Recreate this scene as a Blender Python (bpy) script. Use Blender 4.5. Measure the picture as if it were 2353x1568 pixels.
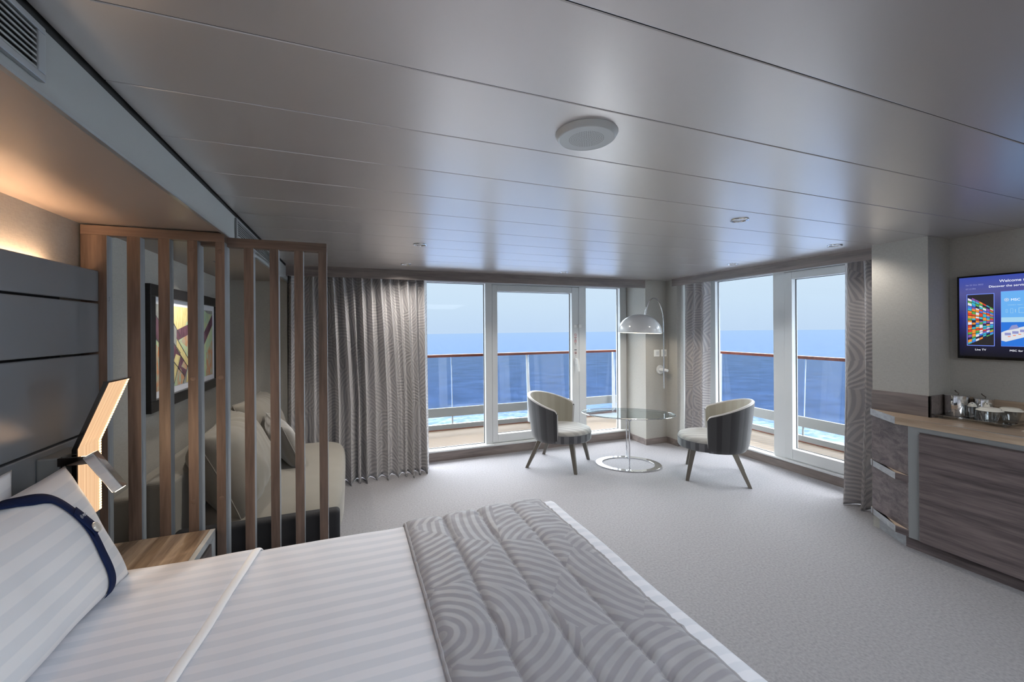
import bpy, math, random
from mathutils import Vector, Matrix, noise
for o in list(bpy.data.objects): bpy.data.objects.remove(o, do_unlink=True)
C = bpy.context.scene.collection
PI = math.pi
random.seed(7)
sc = bpy.context.scene

# ---------------------------------------------------------------- camera
EYE = 1.48
F_PX, YAW, ROLL = 959.318, 0.36905741, -0.00666545
cam = bpy.data.cameras.new('camera'); cam.sensor_width = 36.0
cam.lens = F_PX / 2353 * 36; cam.shift_y = (755.66 - 784) / 2353; cam.clip_start = 0.02; cam.clip_end = 8000
co = bpy.data.objects.new('camera', cam); C.objects.link(co)
fw = Vector((math.sin(YAW), math.cos(YAW), 0)); rt = Vector((math.cos(YAW), -math.sin(YAW), 0)); up = Vector((0, 0, 1))
r2 = rt * math.cos(ROLL) + up * math.sin(ROLL); u2 = up * math.cos(ROLL) - rt * math.sin(ROLL)
M = Matrix((( r2.x, u2.x, -fw.x, 0), (r2.y, u2.y, -fw.y, 0), (r2.z, u2.z, -fw.z, EYE), (0, 0, 0, 1)))
co.matrix_world = M
sc.camera = co

# ---------------------------------------------------------------- colour management, sky, sun, added fill light
sc.view_settings.view_transform = 'Standard'; sc.view_settings.look = 'None'
sc.view_settings.gamma = 1.0; sc.view_settings.use_curve_mapping = False
sc.view_settings.exposure = 0.7
SKY_STRENGTH = 0.62
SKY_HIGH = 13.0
SUN_STRENGTH = 2.6
FILL = 60.0
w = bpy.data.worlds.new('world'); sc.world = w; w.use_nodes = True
nt = w.node_tree; nt.nodes.clear()
out = nt.nodes.new('ShaderNodeOutputWorld'); bg = nt.nodes.new('ShaderNodeBackground')
tc = nt.nodes.new('ShaderNodeTexCoord'); sx = nt.nodes.new('ShaderNodeSeparateXYZ'); cr = nt.nodes.new('ShaderNodeValToRGB')
nt.links.new(tc.outputs['Generated'], sx.inputs[0]); nt.links.new(sx.outputs['Z'], cr.inputs[0]); nt.links.new(cr.outputs[0], bg.inputs[0]); nt.links.new(bg.outputs[0], out.inputs[0])
cr.color_ramp.elements[0].position = 0.0; cr.color_ramp.elements[0].color = (0.56, 0.72, 0.93, 1)
cr.color_ramp.elements[1].position = 0.22; cr.color_ramp.elements[1].color = (0.72, 0.86, 0.97, 1)
e = cr.color_ramp.elements.new(0.06); e.color = (0.62, 0.78, 0.95, 1)
e = cr.color_ramp.elements.new(0.42); e.color = (0.93, 0.965, 1.0, 1)
# sky well above the horizon, out of view, boosted to light the room
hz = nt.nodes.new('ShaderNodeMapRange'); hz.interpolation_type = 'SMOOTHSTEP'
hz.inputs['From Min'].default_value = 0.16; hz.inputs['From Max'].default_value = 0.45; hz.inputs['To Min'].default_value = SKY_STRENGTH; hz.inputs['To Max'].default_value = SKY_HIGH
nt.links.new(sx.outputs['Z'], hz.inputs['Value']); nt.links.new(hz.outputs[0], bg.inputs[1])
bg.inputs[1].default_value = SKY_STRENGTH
sun = bpy.data.lights.new('sun', 'SUN'); sun.energy = SUN_STRENGTH; sun.angle = 0.02; sun.color = (1.0, 0.93, 0.82)
so = bpy.data.objects.new('sun', sun); C.objects.link(so)
so.rotation_euler = Vector((-0.60, -0.47, -1.1)).to_track_quat('-Z', 'Y').to_euler()
def area(name, loc, target, sx_, sy_, power, col):
    l = bpy.data.lights.new(name, 'AREA'); l.shape = 'RECTANGLE'; l.size = sx_; l.size_y = sy_; l.energy = power; l.color = col
    o = bpy.data.objects.new(name, l); C.objects.link(o); o.location = loc
    o.rotation_euler = (Vector(target) - Vector(loc)).to_track_quat('-Z', 'Y').to_euler(); return o
area('cabin_fill', (1.2, -1.35, 2.06), (1.2, -1.30, 0.0), 3.0, 1.6, FILL, (0.90, 0.95, 1.0))  # unseen fill added behind the camera to brighten the cabin

# ---------------------------------------------------------------- materials
def mat(name):
    m = bpy.data.materials.new(name); m.use_nodes = True
    return m, m.node_tree, m.node_tree.nodes['Principled BSDF']
def lin(c):
    return tuple(((x / 255) / 12.92 if x / 255 <= 0.04045 else ((x / 255 + 0.055) / 1.055) ** 2.4) for x in c)
def rgb(c): return (*lin(c), 1)
def N(t, k): return t.nodes.new(k)
def plain(name, c, rough=0.5, metal=0.0, spec=0.5, emit=None, es=0.0, bump=0.0, bscale=200.0, var=0.0, vscale=3.0):
    m, t, b = mat(name)
    b.inputs['Base Color'].default_value = rgb(c); b.inputs['Roughness'].default_value = rough
    b.inputs['Metallic'].default_value = metal; b.inputs['Specular IOR Level'].default_value = spec
    if emit:
        b.inputs['Emission Color'].default_value = rgb(emit); b.inputs['Emission Strength'].default_value = es
    co_ = N(t, 'ShaderNodeTexCoord')
    if var:
        n = N(t, 'ShaderNodeTexNoise'); n.inputs['Scale'].default_value = vscale; n.inputs['Detail'].default_value = 4
        t.links.new(co_.outputs['Object'], n.inputs['Vector'])
        x = N(t, 'ShaderNodeMix'); x.data_type = 'RGBA'
        x.inputs[6].default_value = rgb([max(0, v * (1 - var)) for v in c]); x.inputs[7].default_value = rgb([min(255, v * (1 + var)) for v in c])
        t.links.new(n.outputs[0], x.inputs[0]); t.links.new(x.outputs[2], b.inputs['Base Color'])
    if bump:
        n = N(t, 'ShaderNodeTexNoise'); n.inputs['Scale'].default_value = bscale; n.inputs['Detail'].default_value = 3
        t.links.new(co_.outputs['Object'], n.inputs['Vector'])
        bp = N(t, 'ShaderNodeBump'); bp.inputs['Strength'].default_value = bump; bp.inputs['Distance'].default_value = 0.002
        t.links.new(n.outputs[0], bp.inputs['Height']); t.links.new(bp.outputs[0], b.inputs['Normal'])
    return m
def wood(name, c1, c2, axis='x', rough=0.45, scale=1.0, spec=0.4):
    """grain runs along the given axis"""
    m, t, b = mat(name)
    co_ = N(t, 'ShaderNodeTexCoord'); mp = N(t, 'ShaderNodeMapping')
    s = {'x': (0.9, 13, 13), 'y': (13, 0.9, 13), 'z': (13, 13, 0.9)}[axis]
    mp.inputs['Scale'].default_value = [v * scale for v in s]
    t.links.new(co_.outputs['Object'], mp.inputs['Vector'])
    n1 = N(t, 'ShaderNodeTexNoise'); n1.inputs['Scale'].default_value = 1.6; n1.inputs['Detail'].default_value = 5; n1.inputs['Distortion'].default_value = 0.7
    n2 = N(t, 'ShaderNodeTexNoise'); n2.inputs['Scale'].default_value = 9.0; n2.inputs['Detail'].default_value = 3
    t.links.new(mp.outputs[0], n1.inputs['Vector']); t.links.new(mp.outputs[0], n2.inputs['Vector'])
    mx = N(t, 'ShaderNodeMath'); mx.operation = 'MULTIPLY_ADD'; mx.inputs[1].default_value = 0.4
    t.links.new(n2.outputs[0], mx.inputs[0]); t.links.new(n1.outputs[0], mx.inputs[2])
    r = N(t, 'ShaderNodeValToRGB'); r.color_ramp.elements[0].position = 0.48; r.color_ramp.elements[1].position = 0.90
    r.color_ramp.elements[0].color = rgb(c1); r.color_ramp.elements[1].color = rgb(c2)
    t.links.new(mx.outputs[0], r.inputs[0]); t.links.new(r.outputs[0], b.inputs['Base Color'])
    b.inputs['Roughness'].default_value = rough; b.inputs['Specular IOR Level'].default_value = spec
    bp = N(t, 'ShaderNodeBump'); bp.inputs['Strength'].default_value = 0.12; bp.inputs['Distance'].default_value = 0.001
    t.links.new(mx.outputs[0], bp.inputs['Height']); t.links.new(bp.outputs[0], b.inputs['Normal'])
    return m
def weave(name, c, amt=0.10, rough=0.75, sc_=420, aniso=(1, 1, 0.12)):
    """fine linen wall cloth: threads up and across"""
    m, t, b = mat(name); co_ = N(t, 'ShaderNodeTexCoord')
    outs = []
    for s in ((sc_, sc_, sc_ * 0.06), (sc_ * 0.06, sc_ * 0.06, sc_)):
        mp = N(t, 'ShaderNodeMapping'); mp.inputs['Scale'].default_value = s
        n = N(t, 'ShaderNodeTexNoise'); n.inputs['Scale'].default_value = 1.0; n.inputs['Detail'].default_value = 2
        t.links.new(co_.outputs['Object'], mp.inputs['Vector']); t.links.new(mp.outputs[0], n.inputs['Vector']); outs.append(n.outputs[0])
    a = N(t, 'ShaderNodeMath'); a.operation = 'ADD'; t.links.new(outs[0], a.inputs[0]); t.links.new(outs[1], a.inputs[1])
    h = N(t, 'ShaderNodeMath'); h.operation = 'MULTIPLY'; h.inputs[1].default_value = 0.5; t.links.new(a.outputs[0], h.inputs[0])
    r = N(t, 'ShaderNodeValToRGB'); r.color_ramp.elements[0].position = 0.35; r.color_ramp.elements[1].position = 0.65
    r.color_ramp.elements[0].color = rgb([v * (1 - amt) for v in c]); r.color_ramp.elements[1].color = rgb([min(255, v * (1 + amt)) for v in c])
    t.links.new(h.outputs[0], r.inputs[0]); t.links.new(r.outputs[0], b.inputs['Base Color'])
    b.inputs['Roughness'].default_value = rough; b.inputs['Specular IOR Level'].default_value = 0.25
    return m
def arcs(name, c1, c2, cell, period, coords='UV', rough=0.6, bump=0.5, sheen=0.0, k=0.9, spec=0.4, dist=0.002, thr=0.15):
    """brocade of overlapping bundles of concentric arcs"""
    m, t, b = mat(name); co_ = N(t, 'ShaderNodeTexCoord')
    fl = N(t, 'ShaderNodeVectorMath'); fl.operation = 'MULTIPLY'; fl.inputs[1].default_value = (1, 1, 0)
    t.links.new(co_.outputs[coords], fl.inputs[0])
    v = N(t, 'ShaderNodeTexVoronoi'); v.voronoi_dimensions = '2D'; v.inputs['Scale'].default_value = 1 / cell; v.inputs['Randomness'].default_value = 0.9
    t.links.new(fl.outputs[0], v.inputs['Vector'])
    s1 = N(t, 'ShaderNodeVectorMath'); s1.operation = 'SUBTRACT'; s1.inputs[1].default_value = (0.5, 0.5, 0.5); t.links.new(v.outputs['Color'], s1.inputs[0])
    s2 = N(t, 'ShaderNodeVectorMath'); s2.operation = 'SCALE'; s2.inputs['Scale'].default_value = cell * 2 * k; t.links.new(s1.outputs[0], s2.inputs[0])
    s3 = N(t, 'ShaderNodeVectorMath'); s3.operation = 'ADD'; t.links.new(s2.outputs[0], s3.inputs[0]); t.links.new(v.outputs['Position'], s3.inputs[1])
    s4 = N(t, 'ShaderNodeVectorMath'); s4.operation = 'MULTIPLY'; s4.inputs[1].default_value = (1, 1, 0); t.links.new(s3.outputs[0], s4.inputs[0])
    d = N(t, 'ShaderNodeVectorMath'); d.operation = 'DISTANCE'; t.links.new(fl.outputs[0], d.inputs[0]); t.links.new(s4.outputs[0], d.inputs[1])
    mm = N(t, 'ShaderNodeMath'); mm.operation = 'MULTIPLY'; mm.inputs[1].default_value = 2 * PI / period; t.links.new(d.outputs['Value'], mm.inputs[0])
    sn = N(t, 'ShaderNodeMath'); sn.operation = 'SINE'; t.links.new(mm.outputs[0], sn.inputs[0])
    r = N(t, 'ShaderNodeMapRange'); r.inputs['From Min'].default_value = -thr - 0.35; r.inputs['From Max'].default_value = thr + 0.35; r.clamp = True
    t.links.new(sn.outputs[0], r.inputs['Value'])
    x = N(t, 'ShaderNodeMix'); x.data_type = 'RGBA'; x.inputs[6].default_value = rgb(c1); x.inputs[7].default_value = rgb(c2)
    t.links.new(r.outputs[0], x.inputs[0]); t.links.new(x.outputs[2], b.inputs['Base Color'])
    rr = N(t, 'ShaderNodeMapRange'); rr.inputs['To Min'].default_value = rough + 0.12; rr.inputs['To Max'].default_value = rough - 0.08
    t.links.new(r.outputs[0], rr.inputs['Value']); t.links.new(rr.outputs[0], b.inputs['Roughness'])
    b.inputs['Specular IOR Level'].default_value = spec; b.inputs['Sheen Weight'].default_value = sheen; b.inputs['Sheen Roughness'].default_value = 0.4
    bp = N(t, 'ShaderNodeBump'); bp.inputs['Strength'].default_value = bump; bp.inputs['Distance'].default_value = dist
    t.links.new(r.outputs[0], bp.inputs['Height']); t.links.new(bp.outputs[0], b.inputs['Normal'])
    return m
def stripes(name, c1, c2, period, axis='Y', coords='Object', rough1=0.7, rough2=0.5, sharp=0.12, duty=0.0, noise_amt=0.0, sheen=0.0, fine=0.0):
    m, t, b = mat(name); co_ = N(t, 'ShaderNodeTexCoord'); s = N(t, 'ShaderNodeSeparateXYZ'); t.links.new(co_.outputs[coords], s.inputs[0])
    mm = N(t, 'ShaderNodeMath'); mm.operation = 'MULTIPLY'; mm.inputs[1].default_value = 2 * PI / period; t.links.new(s.outputs[axis], mm.inputs[0])
    sn = N(t, 'ShaderNodeMath'); sn.operation = 'SINE'; t.links.new(mm.outputs[0], sn.inputs[0])
    src = sn.outputs[0]
    if noise_amt:
        m2 = N(t, 'ShaderNodeMath'); m2.operation = 'MULTIPLY'; m2.inputs[1].default_value = 2 * PI / period * 0.37; t.links.new(s.outputs[axis], m2.inputs[0])
        s2 = N(t, 'ShaderNodeMath'); s2.operation = 'SINE'; t.links.new(m2.outputs[0], s2.inputs[0])
        m3 = N(t, 'ShaderNodeMath'); m3.operation = 'MULTIPLY_ADD'; m3.inputs[1].default_value = noise_amt; t.links.new(s2.outputs[0], m3.inputs[0]); t.links.new(src, m3.inputs[2]); src = m3.outputs[0]
    r = N(t, 'ShaderNodeMapRange'); r.inputs['From Min'].default_value = duty - sharp; r.inputs['From Max'].default_value = duty + sharp; t.links.new(src, r.inputs['Value'])
    x = N(t, 'ShaderNodeMix'); x.data_type = 'RGBA'; x.inputs[6].default_value = rgb(c1); x.inputs[7].default_value = rgb(c2)
    t.links.new(r.outputs[0], x.inputs[0]); t.links.new(x.outputs[2], b.inputs['Base Color'])
    rr = N(t, 'ShaderNodeMapRange'); rr.inputs['To Min'].default_value = rough1; rr.inputs['To Max'].default_value = rough2
    t.links.new(r.outputs[0], rr.inputs['Value']); t.links.new(rr.outputs[0], b.inputs['Roughness'])
    b.inputs['Sheen Weight'].default_value = sheen; b.inputs['Specular IOR Level'].default_value = 0.3
    n = N(t, 'ShaderNodeTexNoise'); n.inputs['Scale'].default_value = 5; n.inputs['Detail'].default_value = 3; n.inputs['Roughness'].default_value = 0.45
    t.links.new(co_.outputs['Object'], n.inputs['Vector'])
    bp = N(t, 'ShaderNodeBump'); bp.inputs['Strength'].default_value = 0.35; bp.inputs['Distance'].default_value = 0.012
    t.links.new(n.outputs[0], bp.inputs['Height']); t.links.new(bp.outputs[0], b.inputs['Normal'])
    return m
def glass(name, tint=(1, 1, 1), refl=1.0, fake_rough=0.0):
    m = bpy.data.materials.new(name); m.use_nodes = True; t = m.node_tree; t.nodes.clear()
    o = N(t, 'ShaderNodeOutputMaterial'); a = N(t, 'ShaderNodeBsdfTransparent'); g = N(t, 'ShaderNodeBsdfGlossy'); x = N(t, 'ShaderNodeMixShader'); f = N(t, 'ShaderNodeFresnel')
    a.inputs[0].default_value = (*tint, 1); g.inputs['Roughness'].default_value = fake_rough; f.inputs[0].default_value = 1.45
    ge = N(t, 'ShaderNodeNewGeometry'); mi = N(t, 'ShaderNodeMapRange'); mi.inputs['To Min'].default_value = 1.45; mi.inputs['To Max'].default_value = 1 / 1.45
    t.links.new(ge.outputs['Backfacing'], mi.inputs['Value']); t.links.new(mi.outputs[0], f.inputs[0])
    mu = N(t, 'ShaderNodeMath'); mu.operation = 'MULTIPLY'; mu.inputs[1].default_value = refl; t.links.new(f.outputs[0], mu.inputs[0])
    t.links.new(mu.outputs[0], x.inputs[0]); t.links.new(a.outputs[0], x.inputs[1]); t.links.new(g.outputs[0], x.inputs[2]); t.links.new(x.outputs[0], o.inputs[0])
    return m
def emis(name, c, s):
    m = bpy.data.materials.new(name); m.use_nodes = True; t = m.node_tree; t.nodes.clear()
    o = N(t, 'ShaderNodeOutputMaterial'); a = N(t, 'ShaderNodeEmission'); a.inputs[0].default_value = rgb(c); a.inputs[1].default_value = s
    t.links.new(a.outputs[0], o.inputs[0]); return m

MT = {}
MT['ceil'] = plain('ceiling_metal', (206, 202, 201), 0.30, 0.66, 0.7)
MT['ceil_back'] = plain('ceiling_gap', (18, 18, 18), 0.9)
MT['fascia'] = plain('fascia_paint', (146, 150, 150), 0.5, bump=0.08, bscale=500)
MT['fascia_edge'] = plain('fascia_edge_metal', (150, 155, 158), 0.3, 0.6)
MT['soffit'] = plain('soffit_panel', (150, 140, 132), 0.42, 0.1, 0.5, bump=0.05, bscale=400)
MT['black'] = plain('black_gap', (6, 6, 6), 0.8)
MT['wall'] = weave('wallpaper_linen', (166, 164, 158), 0.06, sc_=800)
MT['wall_light'] = weave('wallpaper_pale', (205, 206, 202), 0.03, sc_=800)
MT['white'] = plain('white_lacquer', (202, 205, 206), 0.35, 0.0, 0.5)
MT['white_grey'] = plain('grey_white_paint', (190, 194, 194), 0.45)
MT['plastic'] = plain('white_plastic', (228, 229, 228), 0.35)
MT['woodv'] = wood('slat_walnut', (82, 68, 60), (124, 104, 92), 'z')
MT['woodbeam'] = wood('beam_walnut', (82, 68, 60), (124, 104, 92), 'x')
MT['woodgrey_x'] = wood('grey_oak_x', (98, 90, 88), (134, 124, 120), 'x')
MT['woodgrey_y'] = wood('grey_oak_y', (98, 90, 88), (134, 124, 120), 'y')
MT['wooddark'] = wood('smoked_oak', (68, 61, 63), (112, 101, 101), 'y', scale=1.3)
MT['wooddark2'] = wood('smoked_oak_diag', (74, 66, 68), (128, 116, 115), 'y', scale=1.1)
MT['woodlight'] = wood('pale_oak', (142, 122, 104), (186, 167, 146), 'y', rough=0.3)
MT['woodtop'] = wood('nightstand_oak', (120, 100, 84), (182, 160, 136), 'y', rough=0.4, scale=1.3)
MT['edge'] = wood('edge_band', (126, 128, 132), (152, 154, 158), 'y', scale=2.0)
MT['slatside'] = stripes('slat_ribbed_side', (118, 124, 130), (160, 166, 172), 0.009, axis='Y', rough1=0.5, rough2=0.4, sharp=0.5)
MT['head'] = plain('headboard_satin', (126, 132, 139), 0.26, 0.0, 0.6)
MT['greymetal'] = plain('grey_metal', (146, 150, 151), 0.38, 0.45)
MT['chrome'] = plain('chrome', (225, 226, 228), 0.06, 1.0)
MT['darkchrome'] = plain('dark_chrome', (120, 112, 106), 0.12, 1.0)
MT['steel'] = plain('brushed_steel', (150, 146, 140), 0.3, 0.9)
MT['legs'] = plain('taupe_leg', (104, 99, 92), 0.32, 0.5)
MT['carpet'] = plain('carpet', (138, 137, 141), 0.95, 0, 0.1, bump=1.0, bscale=200, var=0.17, vscale=75)
MT['glass'] = glass('window_glass', (0.99, 0.995, 0.995), 0.2)
MT['railglass'] = glass('railing_glass', (0.66, 0.69, 0.72), 0.8)
MT['tableglass'] = glass('table_glass', (0.72, 0.80, 0.82), 1.6)
MT['clearglass'] = glass('clear_glass', (0.90, 0.92, 0.93), 3.0)
MT['rail'] = wood('varnished_rail', (78, 36, 24), (110, 54, 36), 'x', rough=0.3)
MT['deckframe'] = plain('deck_aluminium', (136, 138, 138), 0.45, 0.2)
MT['postwhite'] = plain('post_white', (176, 180, 184), 0.4)
MT['rubberglass'] = plain('gasket', (40, 42, 44), 0.6)
MT['linen'] = stripes('white_damask_sheet', (221, 226, 236), (231, 234, 243), 0.06, 'Y', rough1=0.8, rough2=0.6, sharp=0.12)
MT['linen_p'] = stripes('white_damask_pillow', (232, 235, 240), (242, 243, 246), 0.062, 'Z', coords='UV', rough1=0.8, rough2=0.6)
MT['white_cloth'] = plain('white_cotton', (250, 250, 252), 0.85, 0, 0.2, bump=0.2, bscale=40)
MT['mattress'] = plain('mattress_cloth', (214, 214, 218), 0.9)
MT['navy'] = plain('navy_ribbon', (22, 38, 78), 0.85, 0, 0.2, bump=0.3, bscale=600)
MT['pearl'] = plain('pearl_button', (225, 222, 212), 0.2, 0.1, 0.8)
MT['curtain'] = arcs('curtain_brocade', (160, 158, 162), (186, 183, 183), 0.24, 0.030, 'UV', 0.42, 0.8, 0.3, k=2.2)
MT['runner'] = arcs('runner_brocade', (152, 152, 160), (167, 168, 174), 0.30, 0.036, 'Object', 0.55, 0.35, 0.2, k=2.6, thr=0.05)
MT['piping'] = plain('runner_piping', (168, 168, 174), 0.7); MT['seam'] = plain('quilt_seam', (120, 120, 127), 0.8)
MT['sofa'] = plain('sofa_velvet', (124, 119, 110), 0.8, 0, 0.2, bump=0.4, bscale=300, var=0.06, vscale=6)
MT['sofa'].node_tree.nodes['Principled BSDF'].inputs['Sheen Weight'].default_value = 0.25
MT['sofadark'] = plain('charcoal_and_shade', (52, 52, 54), 0.8, 0, 0.2, bump=0.3, bscale=300)  # dark bases; also stands in for shade on the sofa arm
MT['cushion'] = plain('cushion_velvet', (112, 108, 102), 0.7, 0, 0.2, bump=0.3, bscale=200, var=0.1, vscale=5)
MT['cushion'].node_tree.nodes['Principled BSDF'].inputs['Sheen Weight'].default_value = 0.8
MT['chair_out'] = stripes('chair_stripe_outer', (48, 48, 51), (63, 63, 65), 0.13, 'X', 'UV', 0.75, 0.6, 0.12, 0.0, 0.5, 0.35)
MT['chair_in'] = stripes('chair_stripe_inner', (148, 144, 132), (153, 149, 137), 0.11, 'X', 'UV', 0.75, 0.6, 0.2, 0.0, 0.5, 0.4)
MT['chair_seat'] = stripes('chair_stripe_seat', (134, 132, 130), (149, 147, 143), 0.075, 'X', 'Object', 0.75, 0.6, 0.2, 0.0, 0.3, 0.4)
MT['chair_band'] = stripes('chair_stripe_band', (66, 66, 70), (96, 96, 99), 0.09, 'X', 'UV', 0.75, 0.6, 0.12, 0.0, 0.4, 0.4)
MT['chair_pipe'] = plain('chair_piping', (150, 148, 146), 0.5)
MT['shade'] = plain('white_enamel', (205, 207, 208), 0.12, 0, 0.6)
MT['shade_in'] = plain('shade_inner', (235, 232, 225), 0.5)
MT['bulb'] = emis('bulb_glow', (255, 236, 205), 14)
MT['spot'] = emis('downlight_glow', (255, 240, 222), 9)
MT['cove'] = emis('cove_glow', (255, 205, 160), 40)
MT['artframe'] = plain('black_frame', (22, 22, 24), 0.35)
MT['artmat'] = plain('passepartout', (214, 216, 222), 0.8)
MT['tvbody'] = plain('tv_black', (8, 8, 9), 0.15)
MT['outside'] = plain('hull_white', (190, 193, 195), 0.5)

# sea
def sea_mat():
    m, t, b = mat('sea_water'); co_ = N(t, 'ShaderNodeTexCoord')
    mp = N(t, 'ShaderNodeMapping'); mp.inputs['Scale'].default_value = (0.9, 0.9, 1)
    t.links.new(co_.outputs['Object'], mp.inputs['Vector'])
    hs = []
    for s, a in ((0.03, 1.0), (0.12, 0.5), (0.5, 0.12)):
        n = N(t, 'ShaderNodeTexNoise'); n.inputs['Scale'].default_value = s; n.inputs['Detail'].default_value = 5; t.links.new(mp.outputs[0], n.inputs['Vector'])
        k = N(t, 'ShaderNodeMath'); k.operation = 'MULTIPLY'; k.inputs[1].default_value = a; t.links.new(n.outputs[0], k.inputs[0]); hs.append(k.outputs[0])
    a1 = N(t, 'ShaderNodeMath'); a1.operation = 'ADD'; t.links.new(hs[0], a1.inputs[0]); t.links.new(hs[1], a1.inputs[1])
    a2 = N(t, 'ShaderNodeMath'); a2.operation = 'ADD'; t.links.new(a1.outputs[0], a2.inputs[0]); t.links.new(hs[2], a2.inputs[1])
    bp = N(t, 'ShaderNodeBump'); bp.inputs['Strength'].default_value = 1.0; bp.inputs['Distance'].default_value = 0.55
    t.links.new(a2.outputs[0], bp.inputs['Height']); t.links.new(bp.outputs[0], b.inputs['Normal'])
    # foam of the bow wave near the hull
    ln = N(t, 'ShaderNodeVectorMath'); ln.operation = 'LENGTH'; t.links.new(co_.outputs['Object'], ln.inputs[0])
    mr = N(t, 'ShaderNodeMapRange'); mr.inputs['From Min'].default_value = 175; mr.inputs['From Max'].default_value = 105; t.links.new(ln.outputs['Value'], mr.inputs['Value'])
    fn = N(t, 'ShaderNodeTexNoise'); fn.inputs['Scale'].default_value = 0.35; fn.inputs['Detail'].default_value = 8; fn.inputs['Roughness'].default_value = 0.7; t.links.new(mp.outputs[0], fn.inputs['Vector'])
    fr = N(t, 'ShaderNodeMapRange'); fr.inputs['From Min'].default_value = 0.46; fr.inputs['From Max'].default_value = 0.64; t.links.new(fn.outputs[0], fr.inputs['Value'])
    fm = N(t, 'ShaderNodeMath'); fm.operation = 'MULTIPLY'; t.links.new(mr.outputs[0], fm.inputs[0]); t.links.new(fr.outputs[0], fm.inputs[1])
    # broad water colour patches, and the mirror-like sheen water has at grazing angles
    x = N(t, 'ShaderNodeMix'); x.data_type = 'RGBA'; x.inputs[6].default_value = (0.0055, 0.015, 0.044, 1); x.inputs[7].default_value = (0.0150, 0.031, 0.080, 1)
    wn = N(t, 'ShaderNodeTexNoise'); wn.inputs['Scale'].default_value = 0.09; wn.inputs['Detail'].default_value = 6; wn.inputs['Roughness'].default_value = 0.65; t.links.new(mp.outputs[0], wn.inputs['Vector'])
    wr_ = N(t, 'ShaderNodeMapRange'); wr_.inputs['From Min'].default_value = 0.36; wr_.inputs['From Max'].default_value = 0.64; t.links.new(wn.outputs[0], wr_.inputs['Value']); t.links.new(wr_.outputs[0], x.inputs[0])
    y = N(t, 'ShaderNodeMix'); y.data_type = 'RGBA'; y.inputs[7].default_value = (0.095, 0.105, 0.112, 1)
    t.links.new(x.outputs[2], y.inputs[6]); t.links.new(fm.outputs[0], y.inputs[0])
    t.nodes.remove(b); o_ = t.nodes['Material Output']
    df = N(t, 'ShaderNodeBsdfDiffuse'); gl = N(t, 'ShaderNodeBsdfGlossy'); gl.inputs['Roughness'].default_value = 0.03; gl.inputs[0].default_value = (0.84, 0.94, 1.0, 1); ms = N(t, 'ShaderNodeMixShader'); fr_ = N(t, 'ShaderNodeFresnel'); fr_.inputs[0].default_value = 1.33
    b2 = N(t, 'ShaderNodeBump'); b2.inputs['Strength'].default_value = 1.0; b2.inputs['Distance'].default_value = 0.10; t.links.new(a2.outputs[0], b2.inputs['Height']); t.links.new(b2.outputs[0], gl.inputs['Normal'])
    bp.inputs['Distance'].default_value = 2.0; t.links.new(bp.outputs[0], df.inputs['Normal']); t.links.new(y.outputs[2], df.inputs[0])
    fk = N(t, 'ShaderNodeMath'); fk.operation = 'MULTIPLY'; fk.inputs[1].default_value = 0.88; t.links.new(fr_.outputs[0], fk.inputs[0]); t.links.new(fk.outputs[0], ms.inputs[0])
    t.links.new(df.outputs[0], ms.inputs[1]); t.links.new(gl.outputs[0], ms.inputs[2]); t.links.new(ms.outputs[0], o_.inputs[0])
    return m
MT['sea'] = sea_mat()
def deck_mat():
    m, t, b = mat('teak_deck'); co_ = N(t, 'ShaderNodeTexCoord'); s = N(t, 'ShaderNodeSeparateXYZ'); t.links.new(co_.outputs['Object'], s.inputs[0])
    fr = N(t, 'ShaderNodeMath'); fr.operation = 'MULTIPLY'; fr.inputs[1].default_value = 1 / 0.075; t.links.new(s.outputs['Y'], fr.inputs[0])
    f2 = N(t, 'ShaderNodeMath'); f2.operation = 'FRACT'; t.links.new(fr.outputs[0], f2.inputs[0])
    gt = N(t, 'ShaderNodeMath'); gt.operation = 'LESS_THAN'; gt.inputs[1].default_value = 0.13; t.links.new(f2.outputs[0], gt.inputs[0])
    x = N(t, 'ShaderNodeMix'); x.data_type = 'RGBA'; x.inputs[6].default_value = rgb((72, 56, 36)); x.inputs[7].default_value = rgb((44, 35, 26))
    t.links.new(gt.outputs[0], x.inputs[0]); t.links.new(x.outputs[2], b.inputs['Base Color']); b.inputs['Roughness'].default_value = 0.7
    return m
MT['deck'] = deck_mat()
# artwork: coloured pencil geometry, plain procedural facets
def art_mat(name, c1, c2):
    m, t, b = mat(name); co_ = N(t, 'ShaderNodeTexCoord'); mp = N(t, 'ShaderNodeMapping'); mp.inputs['Scale'].default_value = (6, 60, 9); mp.inputs['Rotation'].default_value = (0.8, 0, 0)
    t.links.new(co_.outputs['Object'], mp.inputs['Vector'])
    n = N(t, 'ShaderNodeTexNoise'); n.inputs['Scale'].default_value = 2.0; n.inputs['Detail'].default_value = 4; t.links.new(mp.outputs[0], n.inputs['Vector'])
    r = N(t, 'ShaderNodeValToRGB'); r.color_ramp.elements[0].position = 0.38; r.color_ramp.elements[1].position = 0.62
    r.color_ramp.elements[0].color = rgb(c1); r.color_ramp.elements[1].color = rgb(c2); t.links.new(n.outputs[0], r.inputs[0]); t.links.new(r.outputs[0], b.inputs['Base Color'])
    b.inputs['Roughness'].default_value = 0.8; return m
ART = dict(purple=art_mat('art_purple', (84, 52, 66), (120, 84, 98)), yellow=art_mat('art_yellow', (190, 176, 116), (222, 208, 150)), grey=art_mat('art_grey', (128, 130, 126), (164, 166, 160)),
           teal=art_mat('art_teal', (150, 188, 170), (196, 196, 140)), orange=art_mat('art_orange', (206, 120, 66), (160, 186, 166)), line=plain('art_line', (70, 70, 72), 0.8))

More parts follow.
